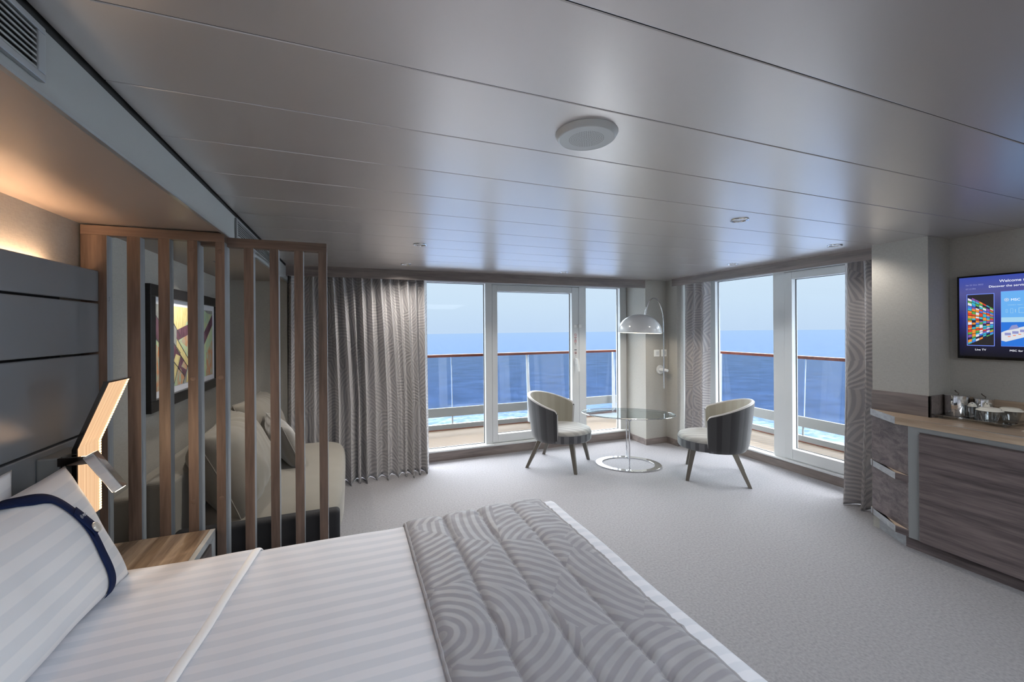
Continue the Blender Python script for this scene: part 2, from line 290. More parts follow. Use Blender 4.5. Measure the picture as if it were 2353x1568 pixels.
# ---------------------------------------------------------------- mesh helpers
class MB:
    def __init__(s): s.v = []; s.f = []; s.m = []; s.s = []; s.uv = []
    def add(s, vs, fs, m=0, smooth=False, uvs=None):
        b = len(s.v); s.v += [Vector(p) for p in vs]
        for i, f in enumerate(fs):
            s.f.append([b + k for k in f]); s.m.append(m if not isinstance(m, (list, tuple)) else m[i]); s.s.append(smooth)
            s.uv.append([uvs[k] for k in f] if uvs else None)
        return s
    def box(s, x0, x1, y0, y1, z0, z1, m=0):
        x0, x1 = min(x0, x1), max(x0, x1); y0, y1 = min(y0, y1), max(y0, y1); z0, z1 = min(z0, z1), max(z0, z1)
        vs = [(x0, y0, z0), (x1, y0, z0), (x1, y1, z0), (x0, y1, z0), (x0, y0, z1), (x1, y0, z1), (x1, y1, z1), (x0, y1, z1)]
        # faces: bottom, top, -y, +x, +y, -x ; m may be a list of six
        return s.add(vs, [(0, 3, 2, 1), (4, 5, 6, 7), (0, 1, 5, 4), (1, 2, 6, 5), (2, 3, 7, 6), (3, 0, 4, 7)], m)
    def hexa(s, bot, top, m=0):
        return s.add(list(bot) + list(top), [(0, 3, 2, 1), (4, 5, 6, 7), (0, 1, 5, 4), (1, 2, 6, 5), (2, 3, 7, 6), (3, 0, 4, 7)], m)
    def prism(s, poly, z0, z1, m=0, mside=None):
        n = len(poly); vs = [(x, y, z0) for x, y in poly] + [(x, y, z1) for x, y in poly]
        fs = [tuple(range(n - 1, -1, -1)), tuple(range(n, 2 * n))] + [(i, (i + 1) % n, n + (i + 1) % n, n + i) for i in range(n)]
        ms = [m, m] + [(mside[i] if mside else m) for i in range(n)]
        return s.add(vs, fs, ms)
    def tube(s, pts, r, n=12, m=0, closed=False, rs=None, flat=None):
        pts = [Vector(p) for p in pts]; L = len(pts); vs = []; fs = []
        prev = None
        for i, p in enumerate(pts):
            if closed: d = pts[(i + 1) % L] - pts[(i - 1) % L]
            else: d = pts[min(i + 1, L - 1)] - pts[max(i - 1, 0)]
            d.normalize()
            if prev is None:
                a = Vector((0, 0, 1)) if abs(d.z) < 0.9 else Vector((1, 0, 0)); nrm = d.cross(a).normalized()
            else:
                nrm = (prev - d * prev.dot(d)); nrm = nrm.normalized() if nrm.length > 1e-6 else d.orthogonal().normalized()
            prev = nrm; bi = d.cross(nrm); rr = rs[i] if rs else r
            for k in range(n):
                a = 2 * PI * k / n; vs.append(p + nrm * (rr * math.cos(a)) + bi * (rr * math.sin(a) * (flat or 1)))
        for i in range(L if closed else L - 1):
            for k in range(n):
                a = i * n + k; b = i * n + (k + 1) % n; c = ((i + 1) % L) * n + (k + 1) % n; d = ((i + 1) % L) * n + k; fs.append((a, b, c, d))
        if not closed: fs += [tuple(range(n - 1, -1, -1)), tuple(range((L - 1) * n, L * n))]
        return s.add(vs, fs, m, True)
    def lathe(s, prof, n=32, c=(0, 0, 0), m=0, sx=1.0, sy=1.0, capb=True, capt=True, rot=None):
        vs = []; fs = []; c = Vector(c)
        for (r, z) in prof:
            for k in range(n):
                a = 2 * PI * k / n; p = Vector((r * math.cos(a) * sx, r * math.sin(a) * sy, z))
                if rot: p = rot @ p
                vs.append(c + p)
        L = len(prof)
        for i in range(L - 1):
            for k in range(n): fs.append((i * n + k, i * n + (k + 1) % n, (i + 1) * n + (k + 1) % n, (i + 1) * n + k))
        if capb and prof[0][0] > 1e-6: fs.append(tuple(range(n - 1, -1, -1)))
        if capt and prof[-1][0] > 1e-6: fs.append(tuple(range((L - 1) * n, L * n)))
        return s.add(vs, fs, m, True)
    def ring(s, r0, r1, z0, z1, n=48, c=(0, 0, 0), m=0, a0=1.0, b0=1.0, rot=None):
        """flat ring, elliptical with a0,b0"""
        pr = [(r0, z0), (r1, z0), (r1, z1), (r0, z1), (r0, z0)]
        return s.lathe(pr, n, c, m, a0, b0, False, False, rot)
    def grid(s, fn, nu, nv, m=0, uvf=None, flip=False, closeu=False):
        vs = []; us = []
        for j in range(nv + 1):
            for i in range(nu + 1):
                u = i / nu; v = j / nv; vs.append(fn(u, v)); us.append(uvf(u, v) if uvf else (u, v))
        fs = []
        for j in range(nv):
            for i in range(nu):
                a = j * (nu + 1) + i; q = (a, a + 1, a + nu + 2, a + nu + 1); fs.append(q[::-1] if flip else q)
        return s.add(vs, fs, m, True, us)
    def build(s, name, mats, parent=None, loc=None, bevel=0.0, seg=2, solid=0.0, sub=0, angle=35, weld=False):
        me = bpy.data.meshes.new(name)
        o = bpy.data.objects.new(name, me)
        off = Vector(loc) if loc is not None else (Vector(parent['_o']) if parent is not None and '_o' in parent else Vector((0, 0, 0)))
        me.from_pydata([v - off for v in s.v], [], s.f)
        for mm in (mats if isinstance(mats, (list, tuple)) else [mats]): me.materials.append(mm)
        for p, mi, sm in zip(me.polygons, s.m, s.s): p.material_index = mi; p.use_smooth = sm
        if any(u is not None for u in s.uv):
            ul = me.uv_layers.new(name='uv').data; k = 0
            for p, u in zip(me.polygons, s.uv):
                for q, li in enumerate(p.loop_indices): ul[li].uv = u[q][:2] if u is not None else (0, 0)
        me.update()
        if any(s.s): me.set_sharp_from_angle(angle=math.radians(angle))
        C.objects.link(o)
        if parent is None: o.location = off; o['_o'] = tuple(off)
        else: o.parent = parent; o['_o'] = tuple(off)
        if weld:
            w_ = o.modifiers.new('weld', 'WELD'); w_.merge_threshold = 0.0005
        if solid:
            q = o.modifiers.new('solid', 'SOLIDIFY'); q.thickness = solid; q.offset = 0
        if bevel:
            q = o.modifiers.new('bevel', 'BEVEL'); q.width = bevel; q.segments = seg; q.limit_method = 'ANGLE'; q.angle_limit = math.radians(40)
        if sub:
            q = o.modifiers.new('sub', 'SUBSURF'); q.levels = sub; q.render_levels = sub
        return o
def B(*a, **k): return MB().box(*a, **k)
def thing(name, label, cat, loc=(0, 0, 0), group=None):
    o = bpy.data.objects.new(name, None); C.objects.link(o); o.location = loc; o.empty_display_size = 0.05
    o['label'] = label; o['category'] = cat; o['_o'] = tuple(loc)
    if group: o['group'] = group
    return o
def tag(o, label, cat, group=None):
    o['label'] = label; o['category'] = cat
    if group: o['group'] = group
    return o
def struct(o): o['kind'] = 'structure'; return o
def srt(name, loc=(0, 0, 0)):
    o = bpy.data.objects.new(name, None); C.objects.link(o); o.location = loc; o['_o'] = tuple(loc); o['kind'] = 'structure'; return o
def copy_tree(o, parent=None):
    c = o.copy(); C.objects.link(c)
    if parent is not None: c.parent = parent
    for ch in [q for q in bpy.data.objects if q.parent == o and q != c]:
        if ch.parent == o: copy_tree(ch, c)
    return c
def text_mesh(name, s, size, mt, parent, mtx, extrude=0.0004, align='LEFT'):
    cu = bpy.data.curves.new(name, 'FONT'); cu.body = s; cu.size = size; cu.extrude = extrude; cu.align_x = align
    to = bpy.data.objects.new('tmp', cu); C.objects.link(to); bpy.context.view_layer.update()
    dg = bpy.context.evaluated_depsgraph_get(); me = bpy.data.meshes.new_from_object(to.evaluated_get(dg))
    bpy.data.objects.remove(to, do_unlink=True)
    off = Vector(parent['_o']); me.transform(Matrix.Translation(-off) @ mtx); me.materials.clear(); me.materials.append(mt)
    o = bpy.data.objects.new(name, me); C.objects.link(o); o.parent = parent; o['_o'] = tuple(off); return o

# ================================================================= SETTING
XL, XF, ZS, ZC = -1.07, -0.555, 1.94, 2.08     # left wall, fascia, soffit and ceiling heights
YV, YK = 4.31, 4.655                            # valance face, kick board under the windows
XV, XK = 3.72, 4.205                            # same on the right
YB = -2.8
struct(MB().add([(-1.3, YB - .1, 0), (4.4, YB - .1, 0), (4.4, 4.9, 0), (-1.3, 4.9, 0), (-1.3, YB - .1, -.08), (4.4, YB - .1, -.08), (4.4, 4.9, -.08), (-1.3, 4.9, -.08)], [(0, 1, 2, 3), (7, 6, 5, 4), (0, 4, 5, 1), (1, 5, 6, 2), (2, 6, 7, 3), (3, 7, 4, 0)]).build('floor', MT['carpet']))
# ceiling of 30 cm metal planks
m = MB(); pitch = 0.3019; y = 0.374 - 11 * pitch
while y < YV:
    a, b_ = y + 0.0014, min(y + pitch - 0.0014, YV + .2)
    x0, x1 = XF + 0.012, 4.3; c = 0.0018
    prof = [(a, ZC + c), (a + c * .5, ZC + c * .25), (a + c * 1.2, ZC), (b_ - c * 1.2, ZC), (b_ - c * .5, ZC + c * .25), (b_, ZC + c)]
    vs = [(x0, p, q) for p, q in prof] + [(x1, p, q) for p, q in prof]
    m.add(vs, [(i, i + 1, i + 7, i + 6) for i in range(5)], 0)
    y += pitch
m.box(XF - .6, 4.4, YB - .1, 4.9, ZC + .012, ZC + .09, 1)
struct(m.build('ceiling', [MT['ceil'], MT['ceil_back']]))
# soffit over bed and sofa, with its fascia
r = srt('trim_1')
B(XL, XF, YB, 4.46, ZS, ZS + .02).build('soffit_panel', MT['soffit'], r)
B(XF, XF + .006, YB, 4.5, ZS - .004, ZC - .016).build('fascia', MT['fascia'], r)
B(XF - .002, XF + .010, YB, 4.5, ZS - .010, ZS - .003).build('edge_profile', MT['fascia_edge'], r)
B(XF - .02, XF + .003, YB, 4.5, ZC - .014, ZC + .011).build('shadow_gap', MT['black'], r)
# walls
struct(B(XL - .1, XL, YB, 4.46, 0, 2.1).build('wall_left', MT['wall']))
m = MB().box(XL - .1, XF - .005, 4.46, 4.56, 0, 2.1); m.box(XF - .06, XF - .005, 4.56, 4.9, 0, 2.1)
struct(m.build('wall_back', MT['wall']))
struct(B(-1.2, 4.4, YB - .1, YB, 0, 2.1).build('wall_front', MT['wall']))
m = MB(); m.prism([(3.475, YV), (3.80, YV), (3.80, 4.115), (3.90, 4.115), (3.90, 4.9), (3.475, 4.9)], 0, 2.1)
struct(m.build('wall_corner', [MT['wall']]))
m = MB(); m.box(3.60, 4.4, 1.597, 1.92, 0, 2.1); struct(m.build('wall_pier', MT['wall']))
struct(B(3.86, 3.98, YB, 1.60, 0, 2.1).build('wall_right', MT['wall']))
# skirting boards round the corner column
m = MB(); h = .075; t_ = .012
m.prism([(3.475 - t_, YK), (3.475 - t_, YV - t_), (3.475, YV), (3.475, YK)], 0, h)
m.prism([(3.475 - t_, YV - t_), (3.80 - t_, YV - t_), (3.80, YV), (3.475, YV)], 0, h)
m.prism([(3.80 - t_, YV - t_), (3.80 - t_, 4.115), (3.80, 4.115), (3.80, YV)], 0, h)
m.box(3.80 - t_, 3.87, 4.10, 4.115, 0, h)
struct(m.build('baseboard_corner', MT['woodgrey_x'], bevel=.001))
# wood kick boards and valances
struct(B(XF, 3.475, YK, YK + .02, 0, .112).build('baseboard_back', MT['woodgrey_x']))
struct(B(XK, XK + .02, 1.925, 4.2, 0, .098).build('baseboard_right', MT['woodgrey_y']))
m = MB(); m.box(XF - .01, 3.475, YV, YV + .02, 1.982, ZC + .005)
struct(m.build('trim_2', MT['woodgrey_x'], bevel=.001))
struct(B(XV, XV + .02, 1.925, 4.115, 1.992, ZC + .005).build('trim_3', MT['woodgrey_y'], bevel=.001))
# upper wall parts behind the valances, above the windows
struct(B(XF - .06, 4.9, 4.78, 4.9, 2.03, 2.4).build('wall_header', MT['outside']))
struct(B(4.30, 4.42, 1.6, 4.9, 2.06, 2.4).build('wall_header_right', MT['outside']))

# ---- back window wall: fixed light, balcony door, fixed light
YFr, YG = 4.70, 4.765
def frame_box(m, x0, x1, z0, z1, y0=YFr, y1=YG + .03): m.box(x0, x1, y0, y1, z0, z1)
# x positions on the frame plane
xm0, xm1 = 1.483, 1.564      # mullion left of the door
xd0, xd1 = 1.566, 2.740      # door leaf
xp0, xp1 = 2.742, 2.846      # post right of the door
xe0, xe1 = 3.372, 3.462      # right jamb
ZT = 2.012
w1 = srt('window_1')
m = MB(); frame_box(m, XF, -.47, .10, ZT + .08); frame_box(m, xm0, xm1, .10, ZT + .08); m.box(-.47, xm0, YFr, YG + .03, ZT, ZT + .08); m.box(XF, xm1, YK - .004, YG + .03, .10, .119)
m.build('window_frame', MT['white'], w1, bevel=.003)
B(-.47, xm0 + .0, YG, YG + .006, .119, ZT).build('pane', MT['glass'], w1)
m = MB()
for (x0, x1, z0, z1) in ((-.47, xm0, .119, .125), (-.47, xm0, ZT - .006, ZT), (xm0 - .007, xm0, .119, ZT)): m.box(x0, x1, YG - .006, YG - .0005, z0, z1)
m.build('gasket', MT['rubberglass'], w1)
d1 = srt('door_1')
gx0, gx1, gz0, gz1 = 1.633, 2.640, .222, 1.928
m = MB(); m.box(xd0, gx0, YFr, YG + .02, .125, ZT - .008); m.box(gx1, xd1, YFr, YG + .02, .125, ZT - .008); m.box(gx0, gx1, YFr, YG + .02, .125, gz0); m.box(gx0, gx1, YFr, YG + .02, gz1, ZT - .008)
m.build('door_frame', MT['white'], d1, bevel=.004)
B(gx0 - .005, gx1 + .005, YG, YG + .006, gz0 - .005, gz1 + .005).build('pane', MT['glass'], d1)
m = MB(); m.box(gx0, gx0 + .006, YG - .006, YG - .0005, gz0, gz1); m.box(gx1 - .007, gx1, YG - .006, YG - .0005, gz0, gz1); m.box(gx0, gx1, YG - .006, YG - .0005, gz0, gz0 + .005); m.box(gx0, gx1, YG - .006, YG - .0005, gz1 - .005, gz1)
m.build('gasket', MT['rubberglass'], d1)
m = MB(); m.box(xm1, xp0, YK - .004, YG + .03, .10, .1195); m.box(xm1, xp0, YFr + .01, YG + .03, .1195, .1245); m.box(xm1, xp0, YFr, YG + .03, ZT - .004, ZT + .08)
m.build('threshold', MT['white'], d1, bevel=.002)
# handle, sensor and prohibition stickers on the closing stile
hx = 2.70
hp = MB().box(hx - .028, hx + .002, YFr - .008, YFr, 1.02, 1.10).build('handle_plate', MT['plastic'], d1, bevel=.003)
m = MB(); m.tube([(hx - .01, YFr - .008, 1.085), (hx - .01, YFr - .045, 1.085)], .010, 12); m.hexa([(hx - .004, YFr - .062, .93), (hx + .016, YFr - .062, .93), (hx + .016, YFr - .046, .93), (hx - .004, YFr - .046, .93)], [(hx - .018, YFr - .058, 1.09), (hx + .006, YFr - .058, 1.09), (hx + .006, YFr - .036, 1.09), (hx - .018, YFr - .036, 1.09)])
m.build('handle', MT['plastic'], d1, bevel=.003)
m = MB().box(hx + .028, hx + .066, YFr - .024, YFr, 1.485, 1.528); m.box(hx - .032, hx + .005, YFr - .005, YFr, 1.49, 1.525)
m.build('door_sensor', MT['plastic'], d1, bevel=.003)
RY = Matrix(((1, 0, 0), (0, 0, -1), (0, 1, 0)))     # local xy -> world x,z facing -y
MT['stk_red'] = plain('sticker_red', (186, 60, 62), 0.5); MT['stk_dark'] = plain('sticker_ink', (60, 64, 74), 0.5)
m = MB(); sxk = hx - .012; yy = YFr - .0012
def circ(zc, r):
    m.ring(r * .82, r, 0, .0008, 28, (sxk, yy, zc), 0, rot=RY)
    d = r * .6; q = r * .08
    m.add([(sxk - d - q, yy - .0004, zc + d), (sxk - d + q, yy - .0004, zc + d + q), (sxk + d + q, yy - .0004, zc - d), (sxk + d - q, yy - .0004, zc - d - q)], [(0, 3, 2, 1)], 0)
circ(1.395, .017); circ(1.165, .017)
for zc in (1.362, 1.324, 1.306):
    for k in (-1, 1): m.ring(.004, .0075, 0, .0008, 16, (sxk + k * .009, yy, zc), 0, rot=RY)
for i, zc in enumerate((1.349, 1.343, 1.337, 1.331, 1.291, 1.285, 1.279, 1.273, 1.262, 1.254, 1.137, 1.126)):
    wv = (.024, .02, .022, .016, .024, .022, .018, .024, .006, .008, .01, .012)[i]; m.box(sxk - wv / 2, sxk + wv / 2, yy - .0006, yy, zc, zc + .0025, 1)
m.box(sxk - .017, sxk + .017, yy - .0006, yy, 1.198, 1.208, 1)
m.add([(sxk - .008, yy - .0006, 1.158), (sxk + .008, yy - .0006, 1.152), (sxk + .008, yy - .0006, 1.178)], [(0, 1, 2)], 1)
m.build('warning_sticker', [MT['stk_red'], MT['stk_dark']], d1)
w2 = srt('window_2')
m = MB(); frame_box(m, xp0, xp1, .10, ZT + .08); frame_box(m, xe0, xe1 + .012, .10, ZT + .08); m.box(xp1, xe0, YFr, YG + .03, ZT, ZT + .08); m.box(xp0, 3.474, YK - .004, YG + .03, .10, .119)
m.build('window_frame', MT['white'], w2, bevel=.003)
B(xp1, xe0, YG, YG + .006, .119, ZT).build('pane', MT['glass'], w2)
m = MB()
for (x0, x1, z0, z1) in ((xp1, xe0, .119, .124), (xp1, xe0, ZT - .006, ZT), (xe0 - .006, xe0, .119, ZT), (xp1, xp1 + .006, .119, ZT)): m.box(x0, x1, YG - .006, YG - .0005, z0, z1)
m.build('gasket', MT['rubberglass'], w2)

# ---- right window wall
XFr, XG = 4.245, 4.30
ZT2 = 2.05
w3 = srt('window_3')
yl0, yl1, ym0, ym1 = 4.05, 3.945, 3.178, 3.052
m = MB(); m.box(XFr, XG + .03, yl1, 4.12, .09, ZT2 + .08); m.box(XFr, XG + .03, ym1, ym0, .09, ZT2 + .08); m.box(XFr, XG + .03, ym0, yl1, ZT2, ZT2 + .08); m.box(XK - .004, XG + .03, ym1, 4.2, .085, .103)
m.build('window_frame', MT['white'], w3, bevel=.003)
B(XG, XG + .006, ym0, yl1, .103, ZT2).build('pane', MT['glass'], w3)
m = MB(); m.box(XG - .006, XG - .0005, ym0, yl1, .103, .109); m.box(XG - .006, XG - .0005, ym0, yl1, ZT2 - .006, ZT2); m.box(XG - .006, XG - .0005, ym0, ym0 + .007, .103, ZT2); m.box(XG - .006, XG - .0005, yl1 - .006, yl1, .103, ZT2)
m.build('gasket', MT['rubberglass'], w3)
w4 = srt('window_4')
ga, gb, gz0, gz1 = 2.968, 1.995, .222, 1.972
m = MB(); m.box(XFr - .01, XG + .02, ga, ym1 - .003, .112, ZT2 - .004); m.box(XFr - .01, XG + .02, 1.93, gb, .112, ZT2 - .004); m.box(XFr - .01, XG + .02, gb, ga, .112, gz0); m.box(XFr - .01, XG + .02, gb, ga, gz1, ZT2 - .004)
m.build('window_frame', MT['white'], w4, bevel=.004)
B(XG, XG + .006, gb - .004, ga + .004, gz0 - .004, gz1 + .004).build('pane', MT['glass'], w4)
m = MB(); m.box(XG - .006, XG - .0005, ga - .006, ga, gz0, gz1); m.box(XG - .006, XG - .0005, gb, ga, gz0, gz0 + .005); m.box(XG - .006, XG - .0005, gb, ga, gz1 - .005, gz1)
m.build('gasket', MT['rubberglass'], w4)
m = MB(); m.box(XK - .004, XG + .03, 1.93, ym1, .085, .1028); m.box(XFr, XG + .03, 1.93, ym1, .1028, .111); m.box(XFr, XG + .03, 1.93, ym1, ZT2, ZT2 + .08)
m.build('sill', MT['white'], w4, bevel=.002)
# pale lining between corner column and right window
struct(B(3.90, 4.34, 4.12, 4.2, 0, 2.1).build('wall_reveal', MT['wall_light']))

# ---- outside: balcony deck, slab above, railing, sea
YR, XR = 6.08, 5.42           # deck edge
deck = [(-2.5, 4.80), (4.33, 4.80), (4.33, .5), (XR, .5), (XR, 5.0), (4.25, YR), (-2.5, YR)]
struct(MB().prism(deck, -.12, 0.0).build('balcony_deck', MT['deck']))
ov = [(-2.5, 4.80), (4.36, 4.80), (4.36, .5), (XR + .20, .5), (XR + .20, 5.05), (4.32, YR - .14), (-2.5, YR - .14)]
struct(MB().prism(ov, 2.36, 2.6).build('balcony_overhang', MT['outside']))
rl = thing('balcony_railing', 'glass balcony railing with red-brown wooden handrail outside the windows', 'railing', (4.3, YR, 0))
path = [(-2.5, YR), (4.25, YR), (XR, 5.0), (XR, .5)]
def offs(path, d):
    """offset polyline outward"""
    out_ = []
    for i, p in enumerate(path):
        p = Vector(p); ns = []
        if i > 0: e_ = (Vector(path[i]) - Vector(path[i - 1])).normalized(); ns.append(Vector((-e_.y, e_.x)))
        if i < len(path) - 1: e_ = (Vector(path[i + 1]) - Vector(path[i])).normalized(); ns.append(Vector((-e_.y, e_.x)))
        if len(ns) == 2:
            n_ = (ns[0] + ns[1]).normalized(); k = d / max(.3, n_.dot(ns[0]))
        else: n_ = ns[0]; k = d
        out_.append(p + n_ * k)
    return out_
def band(d0, d1, z0, z1, mt, name, bevel=.004):
    a = offs(path, d0); b_ = offs(path, d1); m = MB()
    for i in range(len(path) - 1):
        m.hexa([(*a[i], z0), (*a[i + 1], z0), (*b_[i + 1], z0), (*b_[i], z0)], [(*a[i], z1), (*a[i + 1], z1), (*b_[i + 1], z1), (*b_[i], z1)])
    return m.build(name, mt, rl, bevel=0)
band(.0, .04, -.12, .075, MT['deckframe'], 'kerb')
band(-.025, -.001, -.01, .006, MT['rail'], 'edge_strip')
band(.02, .05, .185, .315, MT['deckframe'], 'lower_band')
band(.045, .115, 1.062, 1.10, MT['rail'], 'handrail')
gi = offs(path, .05)
cuts = {0: (-2.5, -1.3, .0, 1.40, 2.66, 4.25), 1: (0, 1), 2: (0, .30, .60, .90)}
def lerp2(a, b_, t): return a + (b_ - a) * t
def panel(a, b_):
    d = (b_ - a).normalized(); a = a + d * .006; b_ = b_ - d * .006; n_ = Vector((-d.y, d.x))
    m = MB(); m.hexa([(*a, .30), (*b_, .30), (*(b_ + n_ * .008), .30), (*(a + n_ * .008), .30)], [(*(a + n_ * .035), 1.062), (*(b_ + n_ * .035), 1.062), (*(b_ + n_ * .043), 1.062), (*(a + n_ * .043), 1.062)])
    m.build('glass_panel', MT['railglass'], rl)
    m = MB(); m.hexa([(*a, .31), (*(a + d * .006), .31), (*(a + d * .006 + n_ * .008), .31), (*(a + n_ * .008), .31)], [(*(a + n_ * .035), 1.06), (*(a + d * .006 + n_ * .035), 1.06), (*(a + d * .006 + n_ * .045), 1.06), (*(a + n_ * .045), 1.06)])
    m.build('glass_edge', MT['white'], rl)
    c = (a + n_ * .03)
    m = MB(); m.tube([(*(c - n_ * .02), .19), (*(c - n_ * .045), .18), (*(c - n_ * .05), .15), (*(c - n_ * .05), .03), (*(c - n_ * .03), .02)], .012, 8)
    m.build('bracket', MT['deckframe'], rl)
pts = [gi[0] + (gi[1] - gi[0]) * ((x - gi[0].x) / (gi[1].x - gi[0].x)) for x in cuts[0][:-1]] + [gi[1]]
for i in range(len(pts) - 1): panel(pts[i], pts[i + 1])
panel(gi[1], gi[2])
pts2 = [gi[2].lerp(gi[3], t) for t in (0, .295, .60, 1)]
for i in range(3): panel(pts2[i], pts2[i + 1])
def post(p, n_, w_=.022):
    d = Vector((-n_.y, n_.x)); p = Vector(p)
    m = MB()
    q0 = p - n_ * .10; q1 = p + n_ * .055
    m.hexa([(*(q0 - d * w_ * 1.5), 0.02), (*(q0 + d * w_ * 1.5), 0.02), (*(q0 + d * w_ * 1.5 + n_ * .05), 0.02), (*(q0 - d * w_ * 1.5 + n_ * .05), 0.02)],
           [(*(q1 - d * w_ * .6), 1.065), (*(q1 + d * w_ * .6), 1.065), (*(q1 + d * w_ * .6 + n_ * .012), 1.065), (*(q1 - d * w_ * .6 + n_ * .012), 1.065)])
    m.build('post', MT['postwhite'], rl, bevel=.002)
post((2.62, YR), Vector((0, 1))); post((-1.3, YR), Vector((0, 1)))
post((4.20, YR - .02), Vector((.42, .9)).normalized()); post((XR - .02, 4.93), Vector((.9, .42)).normalized())
post((XR, 1.4), Vector((1, 0)))
# sea
m = MB(); rings = [0, 40, 80, 120, 170, 240, 340, 500, 750, 1100, 1600, 2300, 3000]; n = 96; vs = [(0, 0, 0)]; fs = []
for R_ in rings[1:]: vs += [(R_ * math.cos(2 * PI * k / n), R_ * math.sin(2 * PI * k / n), 0) for k in range(n)]
fs += [(0, 1 + k, 1 + (k + 1) % n) for k in range(n)]
for i in range(len(rings) - 2):
    for k in range(n): a = 1 + i * n + k; b_ = 1 + i * n + (k + 1) % n; fs.append((a, a + n, b_ + n, b_))
m.add(vs, fs, 0, True); sea = m.build('sea', MT['sea']); sea.location = (0, 0, -28.5)
sea.rotation_mode = 'QUATERNION'
from mathutils import Quaternion
sea.rotation_quaternion = Quaternion(fw, math.radians(-.39))
struct(sea)
# ================================================================= THINGS ON WALLS AND CEILING
# loudspeaker grille
t = thing('ceiling_speaker', 'round white perforated loudspeaker set in the grey ceiling', 'speaker', (.683, 1.118, ZC))
c = (.683, 1.118, ZC)
MB().lathe([(.094, .004), (.096, -.001), (.088, -.014), (.084, -.0165), (.082, -.0165)], 64, c, capb=True, capt=False).build('rim', MT['white_grey'], t)
MB().lathe([(.0825, -.006), (.0825, -.0162), (.001, -.0162)], 64, c, capb=True).build('grille', MT['white_grey'], t)
m = MB()
for i in range(1, 11):
    for k in range(6 * i):
        a = 2 * PI * k / (6 * i); px, py = c[0] + .0052 * i * math.cos(a), c[1] + .0052 * i * math.sin(a); rr = .00125
        m.add([(px + rr * math.cos(q * PI / 3), py + rr * math.sin(q * PI / 3), ZC - .01635) for q in range(6)], [(5, 4, 3, 2, 1, 0)])
m.build('perforation', MT['black'], t)
# downlights
def downlight(x, y, label, power, tgt=None, ZC=ZC):
    t = thing('downlight', label, 'ceiling light', (x, y, ZC), 'recessed ceiling spotlights')
    c = (x, y, ZC)
    MB().lathe([(.038, .010), (.038, -.001), (.041, -.0055), (.047, -.0045), (.048, .0)], 40, c, capb=False, capt=False).build('ring', MT['chrome'], t)
    MB().lathe([(.038, .004), (.001, .004)], 32, c).build('lens', MT['spot'], t)
    l = bpy.data.lights.new('downlight_beam', 'SPOT'); l.energy = power * .6; l.spot_size = math.radians(128); l.spot_blend = 0.7; l.color = (1.0, .93, .84); l.shadow_soft_size = .03
    o = bpy.data.objects.new('downlight_beam', l); C.objects.link(o); o.parent = t; o.location = (0, 0, -.012)
    if tgt: o.rotation_euler = (Vector(tgt) - Vector((x, y, ZC))).to_track_quat('-Z', 'Y').to_euler()
downlight(.461, 2.985, 'recessed spotlight above the carpet, nearer of two by long curtain', 75)
downlight(.479, 3.93, 'recessed spotlight closest to the long patterned curtain', 42, (.5, 4.35, .9))
downlight(2.03, 1.715, 'largest-looking recessed spotlight, alone in mid ceiling right of the round speaker', 26)
downlight(3.341, 2.015, 'recessed spotlight by the valance next to the television pier', 14, (3.62, 2.0, 1.0))
downlight(3.388, 2.94, 'recessed spotlight above the right armchair near the right valance', 26)
downlight(2.134, 3.965, 'small recessed spotlight above the balcony door', 26)
downlight(-.80, 3.30, 'recessed spotlight in the lower soffit above the sofa behind the screen', 26, None, ZS)
# air vents in the fascia
def vent(y0, y1, label):
    t = thing('air_vent', label, 'air vent', (XF + .006, y0, ZS), 'fascia air vents')
    m = MB(); X0 = XF + .006; X1 = XF + .016; za, zb = ZS + .014, ZC - .022; k = .022
    m.box(X0, X1, y0, y1, za, za + k * .7); m.box(X0, X1, y0, y1, zb - k * .6, zb); m.box(X0, X1, y1 - k, y1, za + k * .7, zb - k * .6); m.box(X0, X1, y0, y0 + k, za + k * .7, zb - k * .6)
    m.build('frame', MT['fascia_edge'], t, bevel=.002)
    B(X0 + .0004, X0 + .001, y0 + k, y1 - k, za + k * .7, zb - k * .6).build('backing', MT['black'], t)
    n_ = 7; h_ = (zb - k * .6) - (za + k * .7)
    for i in range(n_):
        z = za + k * .7 + h_ * (i + .5) / n_
        MB().hexa([(X0 + .002, y0 + k, z - .0012), (X0 + .008, y0 + k, z - .0045), (X0 + .008, y1 - k, z - .0045), (X0 + .002, y1 - k, z - .0012)], [(X0 + .002, y0 + k, z + .0018), (X0 + .008, y0 + k, z - .0005), (X0 + .008, y1 - k, z - .0005), (X0 + .002, y1 - k, z + .0018)]).build('louvre', MT['fascia'], t)
vent(.15, 1.064, 'louvred air vent in the grey fascia at the top left corner')
vent(2.50, 3.78, 'long louvred air vent in the fascia above the slatted screen')

# slatted screen between bed and sofa
sc_ = thing('slatted_screen', 'walnut slatted room divider screen between bed and grey sofa', 'room divider', (-.6, 2.3, 0))
Y0, Y1, Y2 = 2.300, 2.345, 2.388
woodm = [MT['woodv'], MT['slatside']]
S1 = [(-1.062, -.975), (-.907, -.860), (-.797, -.755), (-.690, -.651), (-.583, -.546)]
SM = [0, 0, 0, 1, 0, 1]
for i, (a, b_) in enumerate(S1):
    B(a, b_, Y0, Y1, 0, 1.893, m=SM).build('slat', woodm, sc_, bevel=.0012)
B(-1.062, -.546, Y0 - .001, Y1, 1.893, 1.934).build('top_rail', MT['woodbeam'], sc_, bevel=.0012)
S2 = [(-.583, -.5465), (-.479, -.438), (-.370, -.331), (-.262, -.221), (-.152, -.112)]
for a, b_ in [(-.690, -.6515)] + S2:
    B(a, b_, Y1 + .0005, Y2, 0, 1.880, m=SM).build('slat', woodm, sc_, bevel=.0012)
